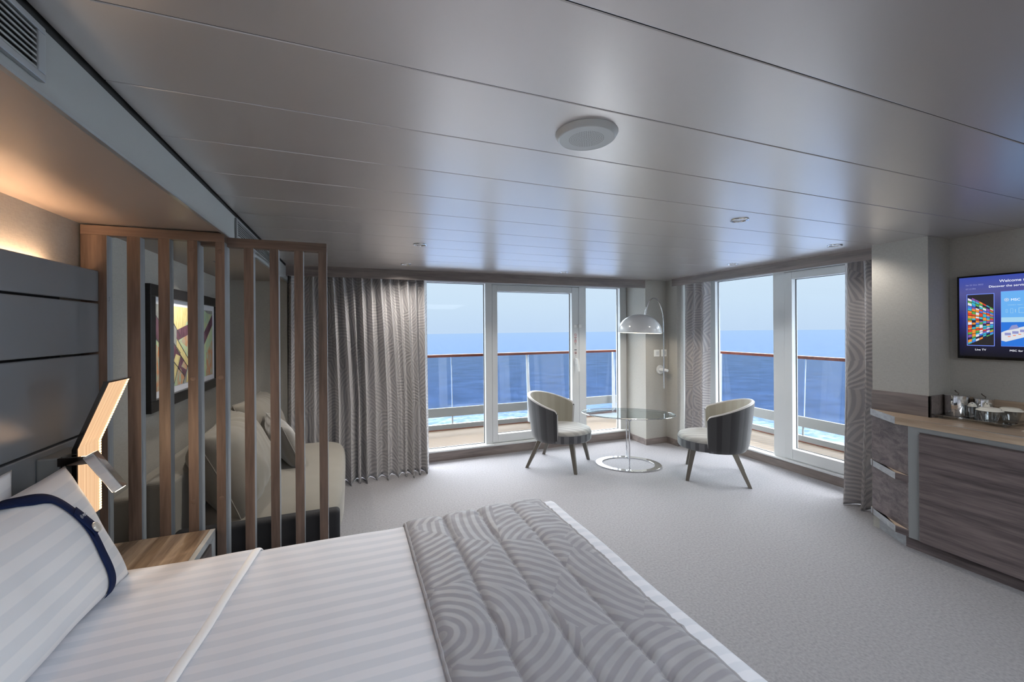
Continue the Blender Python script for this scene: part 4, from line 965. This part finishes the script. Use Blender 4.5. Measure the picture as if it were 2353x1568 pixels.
# top sheet folded back over the duvet, towards the pillows
def sheetf(u, v):
    y = BY0 - .02 + (BY1 - BY0 + .035) * v; xe = -.352 - .10 * (BY1 - y) / 1.2 * 1.3
    x = -.94 + (xe + .94) * u
    b0 = duvet((x - BX0 - .02) / (BX1 + .30 - BX0), (y - BY0 + .30) / (BY1 - BY0 + .60))
    z = b0.z + .013 + .004 * noise.noise(Vector((x * 5, y * 3, 9)))
    if u > .985: z -= .006
    return Vector((x, b0.y + (.006 if b0.y > BY1 - .01 else 0), z))
fs_ = MB(); fs_.grid(sheetf, 60, 90); fs = fs_.build('folded_sheet', MT['linen'], None, loc=(-.65, 1.05, .61), solid=.008, angle=180)
tag(fs, 'white striped top sheet folded back across the bed by the pillows', 'sheet')
m = MB(); rows = []
def hemf(u, v):
    p = sheetf(1, v); q = 0; r_ = .008
    a = PI * u
    return Vector((p.x + .004 - .014 * math.cos(a), p.y, p.z + .004 + r_ * math.sin(a)))
m.grid(hemf, 8, 90); hm = m.build('hem', MT['white_cloth'], fs, solid=.003, angle=180)
hm['label'] = 'plain bright white hem band'
# quilted runner
RX0, RX1 = .222, .888; NS = 4; cw = (RX1 - RX0) / NS
def runner_pt(u, v):
    x = RX0 + (RX1 - RX0) * u; y = BY0 - .26 + (BY1 - BY0 + .52) * v
    b0 = duvet((x - BX0 - .02) / (BX1 + .30 - BX0), (y - BY0 + .30) / (BY1 - BY0 + .60))
    f = (u * NS) % 1.0; e_ = min(f, 1 - f)
    puff = .015 * (1 - (1 - min(1, e_ / .26)) ** 2.4)
    near = math.exp(-e_ / .10)
    wr = .008 * near * noise.noise(Vector((x * 10, y * 50, 3))) + .0036 * noise.noise(Vector((x * 9, y * 16, 7))) + .0022 * noise.noise(Vector((x * 24, y * 30, 2)))
    h_ = .013 + puff + wr
    over = 1 if b0.y > BY1 - .002 or b0.y < BY0 + .002 else 0
    nrm = Vector((0, 0, 1))
    if b0.z < .575:
        k = min(1, (.59 - b0.z) / .05); sgn = 1 if b0.y > 1 else -1; nrm = Vector((0, sgn * k, 1 - k)).normalized()
    return b0 + nrm * h_
m = MB(); m.grid(runner_pt, 128, 260); rn = m.build('bed_runner', MT['runner'], None, loc=(.55, 1.05, .62), solid=.004, angle=180)
tag(rn, 'quilted grey bed runner with arc pattern across the foot of the bed', 'bed runner')
m = MB()
for u in (0, 1): m.tube([runner_pt(u, k / 200) + Vector((0, 0, .002)) for k in range(201)], .0055, 8)
m.build('piping', MT['piping'], rn)
m = MB()
for u in (.25, .5, .75): m.tube([runner_pt(u, k / 300) + Vector((0, 0, .0008)) for k in range(301)], .0016, 5)
m.build('quilting_seam', MT['seam'], rn)

# pillows
P1 = dict(loc=(-.828, 1.505, .818), w=.76, h=.44, th=.16, rot=(0, -.40, 0))
def pillow_surf(P, sign, seed):
    w_, h_, th = P['w'], P['h'], P['th']
    def fn(u, v):
        a, b_ = u * 2 - 1, v * 2 - 1
        e_ = (max(0, 1 - abs(a) ** 2.6) * max(0, 1 - abs(b_) ** 2.4)) ** .55
        y = a * w_ / 2 * (1 - .05 * (1 - b_ * b_)); z = b_ * h_ / 2 * (1 - .07 * (1 - a * a))
        q = noise.noise(Vector((y * 5 + seed, z * 5, sign))) + .4 * noise.noise(Vector((y * 13, z * 9 + seed, sign)))
        x = sign * (th / 2 * e_ + q * .008 * min(1, e_ * 3))
        return Vector((x, y, z))
    return fn
def pillow(P, label, seed, group):
    m = MB(); uvf = lambda u, v: (u * P['w'], v * P['h'])
    m.grid(pillow_surf(P, 1, seed), 56, 40, 0, uvf); m.grid(pillow_surf(P, -1, seed), 56, 40, 0, uvf, flip=True)
    o = m.build('pillow', MT['linen_p2'], None, weld=True, angle=180); o.rotation_euler = P['rot']; o.location = P['loc']
    return tag(o, label, 'pillow', group)
MT['linen_p2'] = stripes('white_damask_pillow2', (232, 235, 240), (242, 243, 246), 0.066, 'Y', coords='UV', rough1=0.8, rough2=0.6)
p1 = pillow(P1, 'front white striped pillow wearing the navy ribbon', 3, 'bed pillows')
P2 = dict(loc=(-.950, 1.36, .842), w=.74, h=.44, th=.085, rot=(0, -.05, 0))
p2 = pillow(P2, 'white striped pillow standing behind against the dark headboard', 8, 'bed pillows')
# navy ribbon over the front pillow
from mathutils import Euler
def Pw(P, seed, u, v, lift):
    f = pillow_surf(P, 1, seed); p = f(u, v); e1 = f(min(1, u + .01), v) - f(max(0, u - .01), v); e2 = f(u, min(1, v + .01)) - f(u, max(0, v - .01)); n_ = e1.cross(e2).normalized()
    if n_.x < 0: n_ = -n_
    return Euler(P['rot']).to_matrix() @ (p + n_ * lift) + Vector(P['loc'])
STRAP = [(.585, .968), (.62, .935), (.67, .90), (.705, .85), (.74, .71), (.765, .555), (.775, .40), (.777, .285), (.788, .10), (.786, .008)]
def cat(pts_, n_):
    o_ = []
    for i in range(len(pts_) - 1):
        p0 = pts_[max(0, i - 1)]; p1_ = pts_[i]; p2_ = pts_[i + 1]; p3 = pts_[min(len(pts_) - 1, i + 2)]
        for k in range(n_):
            t = k / n_; o_.append(tuple(.5 * ((2 * b) + (-a + c_) * t + (2 * a - 5 * b + 4 * c_ - d_) * t * t + (-a + 3 * b - 3 * c_ + d_) * t ** 3) for a, b, c_, d_ in zip(p0, p1_, p2_, p3)))
    o_.append(pts_[-1]); return o_
def ribbon(center, width, lift, tail=False):
    cs = cat(center, 8); vs = []
    for i, (u, v) in enumerate(cs):
        a = cs[max(0, i - 1)]; b_ = cs[min(len(cs) - 1, i + 1)]; du, dv = (b_[0] - a[0]) * P1['w'], (b_[1] - a[1]) * P1['h']; L = math.hypot(du, dv) or 1
        nu_, nv_ = -dv / L, du / L
        row = []
        for k in (-1, -.33, .33, 1):
            uu = min(.999, max(.001, u + nu_ * k * width / 2 / P1['w'])); vv = min(.998, max(.002, v + nv_ * k * width / 2 / P1['h'])); row.append(Pw(P1, 3, uu, vv, lift))
        vs.append(row)
    if tail:      # runs on along the top edge of the pillow and over its back
        e0 = vs[0]
        for k, (dx_, dy_, dz_) in enumerate(((-.006, -.06, .012), (-.014, -.13, .016), (-.024, -.22, .016), (-.05, -.30, .0), (-.085, -.33, -.05))):
            vs.insert(0, [q + Vector((dx_, dy_, dz_)) + (q - e0[1]) * (-.45) for q in e0])
    m = MB(); n_ = len(vs)
    m.add([p for row in vs for p in row], [(i * 4 + k, i * 4 + k + 1, (i + 1) * 4 + k + 1, (i + 1) * 4 + k) for i in range(n_ - 1) for k in range(3)], 0, True)
    return m
rb = thing('pillow_ribbon', 'navy ribbon with pearl button wrapped around the front pillow', 'ribbon', tuple(Pw(P1, 3, .77, .5, .004)))
rbb = ribbon(STRAP, .040, .004, True).build('band', MT['navy'], rb, solid=.0015, angle=180)
ribbon([(.74, .71), (.765, .60), (.785, .53), (.792, .48)], .043, .0075).build('overlap', MT['navy'], rb, solid=.002, angle=180)
bc = Pw(P1, 3, .785, .525, .0115); nb = (Euler(P1['rot']).to_matrix() @ Vector((1, .15, .1))).normalized()
qn = nb.to_track_quat('Z', 'Y').to_matrix()
MB().lathe([(.0155, -.002), (.017, .001), (.0155, .0045), (.0125, .0052), (.011, .0040), (.0005, .0036)], 32, bc, rot=qn).build('button', MT['pearl'], rb)
MT['print'] = plain('silver_print', (200, 206, 214), 0.5)
def on_ribbon(u, v, lift=.0065):
    p = Pw(P1, 3, u, v, lift); ex = (Pw(P1, 3, u + .01, v, lift) - p).normalized(); ey = (Pw(P1, 3, u, v + .01, lift) - p); ey = (ey - ex * ey.dot(ex)).normalized()
    return p, ex, ey, ex.cross(ey)
p, ex, ey, ez = on_ribbon(.742, .650, .0095)
Rm = Matrix((ex, ey, ez)).transposed().to_4x4(); ra = Matrix.Rotation(-.10, 4, 'Z')
text_mesh('logo_text', 'MSC', .0125, MT['print'], rbb, Matrix.Translation(p + ex * .010 - ey * .004 + ez * .001) @ Rm @ ra)
def sunburst(m, R_, n_=16, mi=0, fn=None, inner=.6):
    """compass-star wheel emblem: ring, hub and points"""
    for k in range(n_):
        a = 2 * PI * k / n_; lo = R_ * (1.0 if k % 2 == 0 else .86); w_ = .11
        pts_ = [(inner * R_ * math.cos(a - w_), inner * R_ * math.sin(a - w_)), (lo * math.cos(a), lo * math.sin(a)), (inner * R_ * math.cos(a + w_), inner * R_ * math.sin(a + w_))]
        m.add([fn(x, y) for x, y in pts_], [(0, 1, 2)], mi)
    q = 28
    for r0, r1 in ((inner * .86, inner * 1.04), (0.0001, inner * .42)):
        vs = [fn(R_ * r_ * math.cos(2 * PI * k / q), R_ * r_ * math.sin(2 * PI * k / q)) for r_ in (r0, r1) for k in range(q)]
        m.add(vs, [(k, (k + 1) % q, q + (k + 1) % q, q + k) for k in range(q)], mi)
    for k in range(8):
        a = 2 * PI * k / 8; c_, s_ = math.cos(a), math.sin(a); w_ = R_ * .03
        m.add([fn(c_ * R_ * .4 - s_ * w_, s_ * R_ * .4 + c_ * w_), fn(c_ * R_ * .4 + s_ * w_, s_ * R_ * .4 - c_ * w_), fn(c_ * R_ * inner * .9 + s_ * w_, s_ * R_ * inner * .9 - c_ * w_), fn(c_ * R_ * inner * .9 - s_ * w_, s_ * R_ * inner * .9 + c_ * w_)], [(0, 1, 2, 3)], mi)
m = MB(); sunburst(m, .0085, fn=lambda x, y: p + ex * x + ey * y + ez * .0012); m.build('logo_emblem', MT['print'], rbb)

# ================================================================= DRESSER SIDE
XC = 3.412
dr = thing('dresser', 'smoked oak dresser with grey metal frame and angled end shelves', 'dresser', (3.6, 1.0, 0))
yn = -1.2
tip = (3.604, 1.938); cor = (XC, 1.693); fr = (XC, 1.62)
# worktop with angled end
m = MB(); topm = [(XC + .004, yn), (3.856, yn), (3.856, 1.594), (3.597, 1.594), (3.597, 1.921), (3.66, 1.922), (3.66, 1.938), tip, (cor[0], cor[1])]
m.prism(topm, .822, .870, 0, [2, 0, 0, 0, 0, 0, 0, 1, 0]); m.build('worktop', [MT['woodlight'], MT['edge'], MT['wooddark']], dr, bevel=.001)
for z in (.450, .095):
    m = MB(); m.prism([fr, (3.588, 1.918), (3.66, 1.922), (3.66, 1.938), tip, cor], z, z + .045, 0, [2, 0, 0, 0, 1, 2]); m.build('end_shelf', [MT['woodlight'], MT['edge'], MT['wooddark']], dr, bevel=.001)
m = MB(); m.prism([(XC + .008, 1.600), (3.596, 1.600), (3.596, 1.924), (3.588, 1.920), (XC + .008, 1.618)], .09, .822); m.build('shelf_back', MT['wooddark'], dr)
B(XC + .02, 3.58, yn + .01, 1.60, .0895, .821).build('carcass', MT['wooddark'], dr)
m = MB(); m.prism([(3.475, yn + .02), (3.598, yn + .02), (3.598, 1.88), (3.475, 1.665)], 0, .0885, 0, [0, 0, 1, 0]); m.build('plinth', [MT['wooddark'], MT['edge']], dr)
m = MB()
yA, yB2 = 1.622, 1.572; zA, zB2 = .8695, .790
m.add([(XC, yA, .092), (XC, yA, zA), (XC + .018, yB2, zB2), (XC + .018, yB2, .086), (XC + .03, yA, .092), (XC + .03, yA, zA - .05), (XC + .03, yB2 - .002, zB2), (XC + .03, yB2 - .002, .086), (XC, yn, zA), (XC + .018, yn, zB2), (XC + .03, yn, zA - .048)],
      [(0, 3, 2, 1), (1, 2, 9, 8), (0, 1, 5, 4), (3, 0, 4, 7), (2, 3, 7, 6)])
m.build('metal_frame', MT['greymetal'], dr)
for ya, yb in ((1.566, .98), (.974, .39), (.384, -.2), (-.206, -.8)):
    B(XC - .001, XC + .019, yb, ya, .088, .782).build('door', MT['wooddark'], dr, bevel=.0012)
# wood upstands
struct(MB().box(3.588, 3.600, 1.585, 1.921, .870, 1.012).box(3.588, 3.860, 1.585, 1.597, .870, 1.012).build('trim_6', MT['woodgrey_y'], bevel=.001))
struct(B(3.848, 3.860, yn, 1.585, .870, 1.005).build('trim_7', MT['woodlight'], bevel=.001))

# television
tv = thing('television', 'wall television showing a blue welcome menu', 'television', (3.86, 1.06, 1.5))
tx0 = 3.815; ty1, ty0, tz0, tz1 = 1.542, .58, 1.262, 1.808
B(tx0, 3.856, ty0, ty1, tz0, tz1).build('body', MT['tvbody'], tv, bevel=.002)
def scr_mat():
    m, t, b = mat('tv_backdrop'); co_ = N(t, 'ShaderNodeTexCoord'); s = N(t, 'ShaderNodeSeparateXYZ'); t.links.new(co_.outputs['UV'], s.inputs[0])
    r = N(t, 'ShaderNodeValToRGB'); els = r.color_ramp.elements; els[0].position = 0; els[0].color = rgb((14, 14, 22)); els[1].position = 1; els[1].color = rgb((52, 68, 150))
    for p_, c_ in ((.22, (20, 20, 52)), (.5, (30, 36, 110)), (.62, (52, 58, 112)), (.8, (74, 76, 132))):
        e_ = els.new(p_); e_.color = rgb(c_)
    t.links.new(s.outputs['Y'], r.inputs[0]); t.links.new(r.outputs[0], b.inputs['Emission Color']); b.inputs['Emission Strength'].default_value = .8
    b.inputs['Base Color'].default_value = (0.005, 0.005, 0.008, 1); b.inputs['Roughness'].default_value = 0.12; return m
m = MB(); X = tx0 - .0006; bz_ = .011
m.add([(X, ty1 - bz_, tz0 + .018), (X, ty0 + bz_, tz0 + .018), (X, ty0 + bz_, tz1 - bz_), (X, ty1 - bz_, tz1 - bz_)], [(0, 1, 2, 3)], 0, False, [(0, 0), (1, 0), (1, 1), (0, 1)])
scrn = m.build('screen', scr_mat(), tv)
def ec(name, c, s=.8): return emis(name, c, s)
tvc = [ec('tv_c%d' % i, c) for i, c in enumerate(((196, 66, 48), (84, 150, 74), (64, 110, 200), (60, 160, 180), (212, 130, 56), (200, 200, 210), (40, 40, 70), (120, 80, 150)))]
tvw = ec('tv_text', (225, 228, 235), .85); tvf = ec('tv_border', (108, 132, 226)); tvb = ec('tv_dark', (42, 40, 42)); tvs = ec('tv_sky', (96, 158, 216)); tvsea = ec('tv_sea', (44, 106, 196)); tvdim = ec('tv_dim', (130, 134, 180)); tvship = ec('tv_ship', (196, 200, 206)); tvpink = ec('tv_lifeboat', (214, 120, 90)); tvhz = ec('tv_haze', (150, 190, 214))
sw_, sh_ = ty1 - ty0, tz1 - tz0
def sp(y, z, l): return (X - .0003 - l, y, z)
def rect(m, y1_, y0_, z0_, z1_, l, mi=0): m.add([sp(y1_, z0_, l), sp(y0_, z0_, l), sp(y0_, z1_, l), sp(y1_, z1_, l)], [(0, 1, 2, 3)], mi)
# live-tv tile
a1, a0, za, zb = 1.492, 1.370, 1.352, 1.682
m = MB(); rect(m, a1 + .003, a0 - .003, za - .004, zb + .004, 0, 0); rect(m, a1, a0, za, zb, .0002, 1); m.build('menu_tile', [tvf, tvb], scrn)
m = MB(); rnd = random.Random(4)
for i in range(7):
    f0, f1 = (i + .04) / 7, (i + .96) / 7; sq = lambda f: f ** .92
    for j in range(10):
        def zz(f, g): top_ = zb - .004 - .090 * f; bot_ = za + .002 + .072 * f; return bot_ + (top_ - bot_) * g
        g0, g1 = (j + .06) / 10, (j + .94) / 10; ya_, yb_ = a1 - .002 - (a1 - a0 - .004) * sq(f0), a1 - .002 - (a1 - a0 - .004) * sq(f1)
        k = rnd.randrange(8); k2 = rnd.randrange(8); gm = g0 + (g1 - g0) * rnd.uniform(.35, .65)
        m.add([sp(ya_, zz(f0, g0), .0004), sp(yb_, zz(f1, g0), .0004), sp(yb_, zz(f1, gm), .0004), sp(ya_, zz(f0, gm), .0004)], [(0, 1, 2, 3)], k)
        m.add([sp(ya_, zz(f0, gm), .0004), sp(yb_, zz(f1, gm), .0004), sp(yb_, zz(f1, g1), .0004), sp(ya_, zz(f0, g1), .0004)], [(0, 1, 2, 3)], k2)
m.build('channel_mosaic', tvc, scrn)
# ship tile
b1, b0 = 1.338, 1.155
m = MB(); rect(m, b1 + .001, b0, za - .003, zb + .012, 0, 0); rect(m, b1, b0, 1.53, zb + .010, .0002, 1); rect(m, b1, b0, 1.50, 1.53, .0002, 2); rect(m, b1, b0, za - .001, 1.50, .0002, 3)
m.build('menu_tile', [tvf, tvs, tvhz, tvsea], scrn)
m = MB()
m.add([sp(b1, 1.385, .0004), sp(b1 - .02, 1.378, .0004), sp(b0 - .0, 1.44, .0004), sp(b0, 1.50, .0004), sp(b1 - .03, 1.452, .0004), sp(b1 - .01, 1.442, .0004), sp(b1, 1.435, .0004)], [tuple(range(7))], 0)
m.add([sp(b1 - .03, 1.45, .0005), sp(b1 - .075, 1.462, .0005), sp(b1 - .066, 1.484, .0005), sp(b1 - .045, 1.480, .0005)], [(0, 1, 2, 3)], 2)
for k in range(6): y_ = b1 - .028 - k * .022; z_ = 1.408 + k * .0072; rect(m, y_, y_ - .012, z_, z_ + .005, .0006, 1)
for k in range(5): y_ = b1 - .015 - k * .032; z_ = 1.418 + k * .010; rect(m, y_, y_ - .026, z_, z_ + .016, .0005, 2)
m.build('ship_picture', [tvship, tvpink, tvdim], scrn)
m = MB(); sunburst(m, .014, 16, 0, lambda x, y: sp(b1 - .024 - x, 1.640 + y, .0006)); m.build('logo_emblem', tvship, scrn)
def ttext(s, y, z, size, mt=tvw, al_='LEFT'):
    R_ = Matrix(((0, 0, -1, 0), (-1, 0, 0, 0), (0, 1, 0, 0), (0, 0, 0, 1)))
    return text_mesh('screen_text', s, size, mt, scrn, Matrix.Translation((X - .0012, y, z)) @ R_, extrude=.0002, align=al_)
ttext('Welcome to MSC', 1.345, 1.752, .0235); ttext('Discover the services accessible', 1.392, 1.722, .0195)
ttext('Sat 22 Oct 2022', 1.499, 1.742, .0125, tvdim); ttext('07:13 PM', 1.499, 1.716, .0125, tvdim)
ttext('Live TV', 1.431, 1.318, .0165, al_='CENTER'); ttext('MSC for Me', 1.262, 1.318, .0165, al_='CENTER')
ttext('MSC', 1.297, 1.632, .021); ttext('CONNECT  ENJOY  JUST', 1.310, 1.604, .0075, tvhz)
m = MB()
for (y_, w_, z0_, z1_) in ((1.318, .007, 1.560, 1.580), (1.298, .010, 1.556, 1.584), (1.279, .002, 1.560, 1.580)):
    for q in ((y_, y_ - .0012, z0_, z1_), (y_ - w_, y_ - w_ - .0012, z0_, z1_), (y_, y_ - w_, z1_ - .0015, z1_), (y_, y_ - w_, z0_, z0_ + .0015)): rect(m, q[0], q[1], q[2], q[3], .0006)
for q in ((1.264, 1.225, 1.556, 1.558), (1.264, 1.225, 1.586, 1.588), (1.264, 1.262, 1.556, 1.588), (1.227, 1.225, 1.556, 1.588)): rect(m, *q, .0006)
m.build('menu_icon', tvhz, scrn)
# further tile past the photo's edge keeps the menu whole
m = MB(); rect(m, 1.12, .99, za - .003, zb + .004, 0, 0); rect(m, 1.117, .993, za, zb, .0002, 1); m.build('menu_tile', [tvf, tvs], scrn)

# tray with ice buckets, glasses
tray = thing('serving_tray', 'clear acrylic serving tray on the dresser worktop', 'tray', (3.69, 1.40, .87))
m = MB()
def trf(u, v):
    x = 3.60 + .243 * u; y = 1.225 + .358 * v; e_ = max(abs(u - .5), abs(v - .5)) * 2
    return Vector((x, y, .882 + (.012 * max(0, (e_ - .88) / .12) ** 1.3)))
m.grid(trf, 24, 30); m.build('plate', MT['clearglass'], tray, solid=.004, angle=180)
m = MB()
for (x, y) in ((3.625, 1.26), (3.625, 1.545), (3.82, 1.26), (3.82, 1.545)): m.lathe([(.007, .870), (.010, .874), (.006, .880)], 12, (x, y, 0))
m.build('foot', MT['clearglass'], tray)
def bucket(x, y, r, h, label, name='ice_bucket'):
    t = thing(name, label, 'ice bucket', (x, y, .8845), 'polished metal buckets on the tray')
    z = .8845
    MB().lathe([(r * .97, z), (r, z + .004), (r, z + h), (r * 1.02, z + h + .001), (r * 1.02, z + h + .004)], 40, (x, y, 0), capt=False).build('body', MT['chrome'], t)
    MB().lathe([(r * 1.0, z + h + .002), (r * .9, z + h + .006), (r * .25, z + h + .009), (.0005, z + h + .010)], 40, (x, y, 0), capb=False).build('lid', MT['chrome'], t)
    MB().tube([(x, y - .006, z + h + .009), (x, y - .010, z + h + .016), (x, y - .002, z + h + .022), (x, y + .006, z + h + .028), (x, y + .010, z + h + .036)], .0028, 8).build('lid_handle', MT['darkchrome'], t)
    MB().tube([(x - r * 1.0, y, z + h * .75), (x - r - .012, y, z + h * .74), (x - r - .012, y, z + h * .62), (x - r, y, z + h * .60)], .002, 6).build('side_handle', MT['chrome'], t)
bucket(3.745, 1.518, .058, .132, 'larger polished steel ice bucket at the pier end of the tray')
bucket(3.798, 1.412, .047, .120, 'second polished steel bucket half hidden behind the small glasses')
def tumbler(x, y, r0, r1, h, label, cap, cat_='glass', ang_=0):
    t = thing('drinking_glass', label, cat_, (x, y, .8845), 'covered glasses on the tray'); z = .8845; n_ = 36
    vs = []; fs = []
    prof_ = [(r0 * .6, z), (r0, z + .002), (r0 + (r1 - r0) * .35, z + h * .3), (r0 + (r1 - r0) * .75, z + h * .65), (r1, z + h), (r1 - .002, z + h), (r0 - .001, z + .010), (.0005, z + .009)]
    for r_, q in prof_:
        for k in range(n_): a = 2 * PI * k / n_; rr = r_ * (1 + .035 * math.cos(12 * a) * (1 if z < q < z + h - .002 else 0)); vs.append((x + rr * math.cos(a), y + rr * math.sin(a), q))
    for i in range(len(prof_) - 1):
        for k in range(n_): fs.append((i * n_ + k, i * n_ + (k + 1) % n_, (i + 1) * n_ + (k + 1) % n_, (i + 1) * n_ + k))
    MB().add(vs, fs, 0, True).build('bowl', MT['clearglass'], t, angle=60)
    zc_ = z + h
    if cap == 'flat':
        vs = []; n2 = 48
        for r_, q in ((r1 + .009, zc_ - .010), (r1 * .80, zc_ + .006), (.0005, zc_ + .0065)):
            for k in range(n2): a = 2 * PI * k / n2; rr = r_ * (1 + (.02 * (k % 2) if q < zc_ else 0)); vs.append((x + rr * math.cos(a), y + rr * math.sin(a), q))
        fs = [(i * n2 + k, i * n2 + (k + 1) % n2, (i + 1) * n2 + (k + 1) % n2, (i + 1) * n2 + k) for i in range(2) for k in range(n2)]
        MB().add(vs, fs, 0, True).build('paper_lid', MT['papercap'], t, angle=20)
    else:
        MB().lathe([(r1 + .003, zc_ - .006), (r1 + .002, zc_ + .002), (r1 * .85, zc_ + .012), (r1 * .45, zc_ + .020), (.0005, zc_ + .022)], 28, (x, y, 0), capb=False).build('paper_lid', MT['papercap'], t)
        MB().lathe([(.004, 0), (.004, .0006)], 14, (x - r1 * .72, y - .004, zc_ + .013), rot=Matrix(((0, 0, -1), (1, 0, 0), (0, 1, 0)))).build('printed_mark', MT['stk_dark'], t)
MT['papercap'] = plain('paper_cap', (226, 222, 210), 0.8)
tumbler(3.668, 1.338, .030, .050, .082, 'nearer faceted glass with round white paper lid', 'flat')
tumbler(3.778, 1.288, .030, .048, .082, 'faceted glass with white paper lid behind the nearer one', 'flat')
tumbler(3.722, 1.436, .016, .017, .082, 'small glass with domed white cap in front of the buckets', 'dome')
tumbler(3.742, 1.378, .011, .0115, .088, 'smallest glass with domed white cap beside the second bucket', 'dome')
lf = MB().prism([(3.62, 1.06), (3.76, 1.04), (3.775, 1.165), (3.60, 1.185)], .8703, .8718).build('leaflet', MT['leaf'] if 'leaf' in MT else MT['papercap'], None, loc=(3.69, 1.11, .87))
tag(lf, 'white printed leaflet lying on the dresser worktop at the right edge', 'leaflet')
m = MB()
for k in range(4): m.box(3.64 + k * .022, 3.648 + k * .022, 1.075, 1.145 - .01 * (k % 2), .8719, .8721)
m.box(3.71, 3.735, 1.12, 1.15, .8719, .8721); m.build('print', MT['stk_dark'], lf)

for o in bpy.data.objects:
    if '_o' in o: del o['_o']
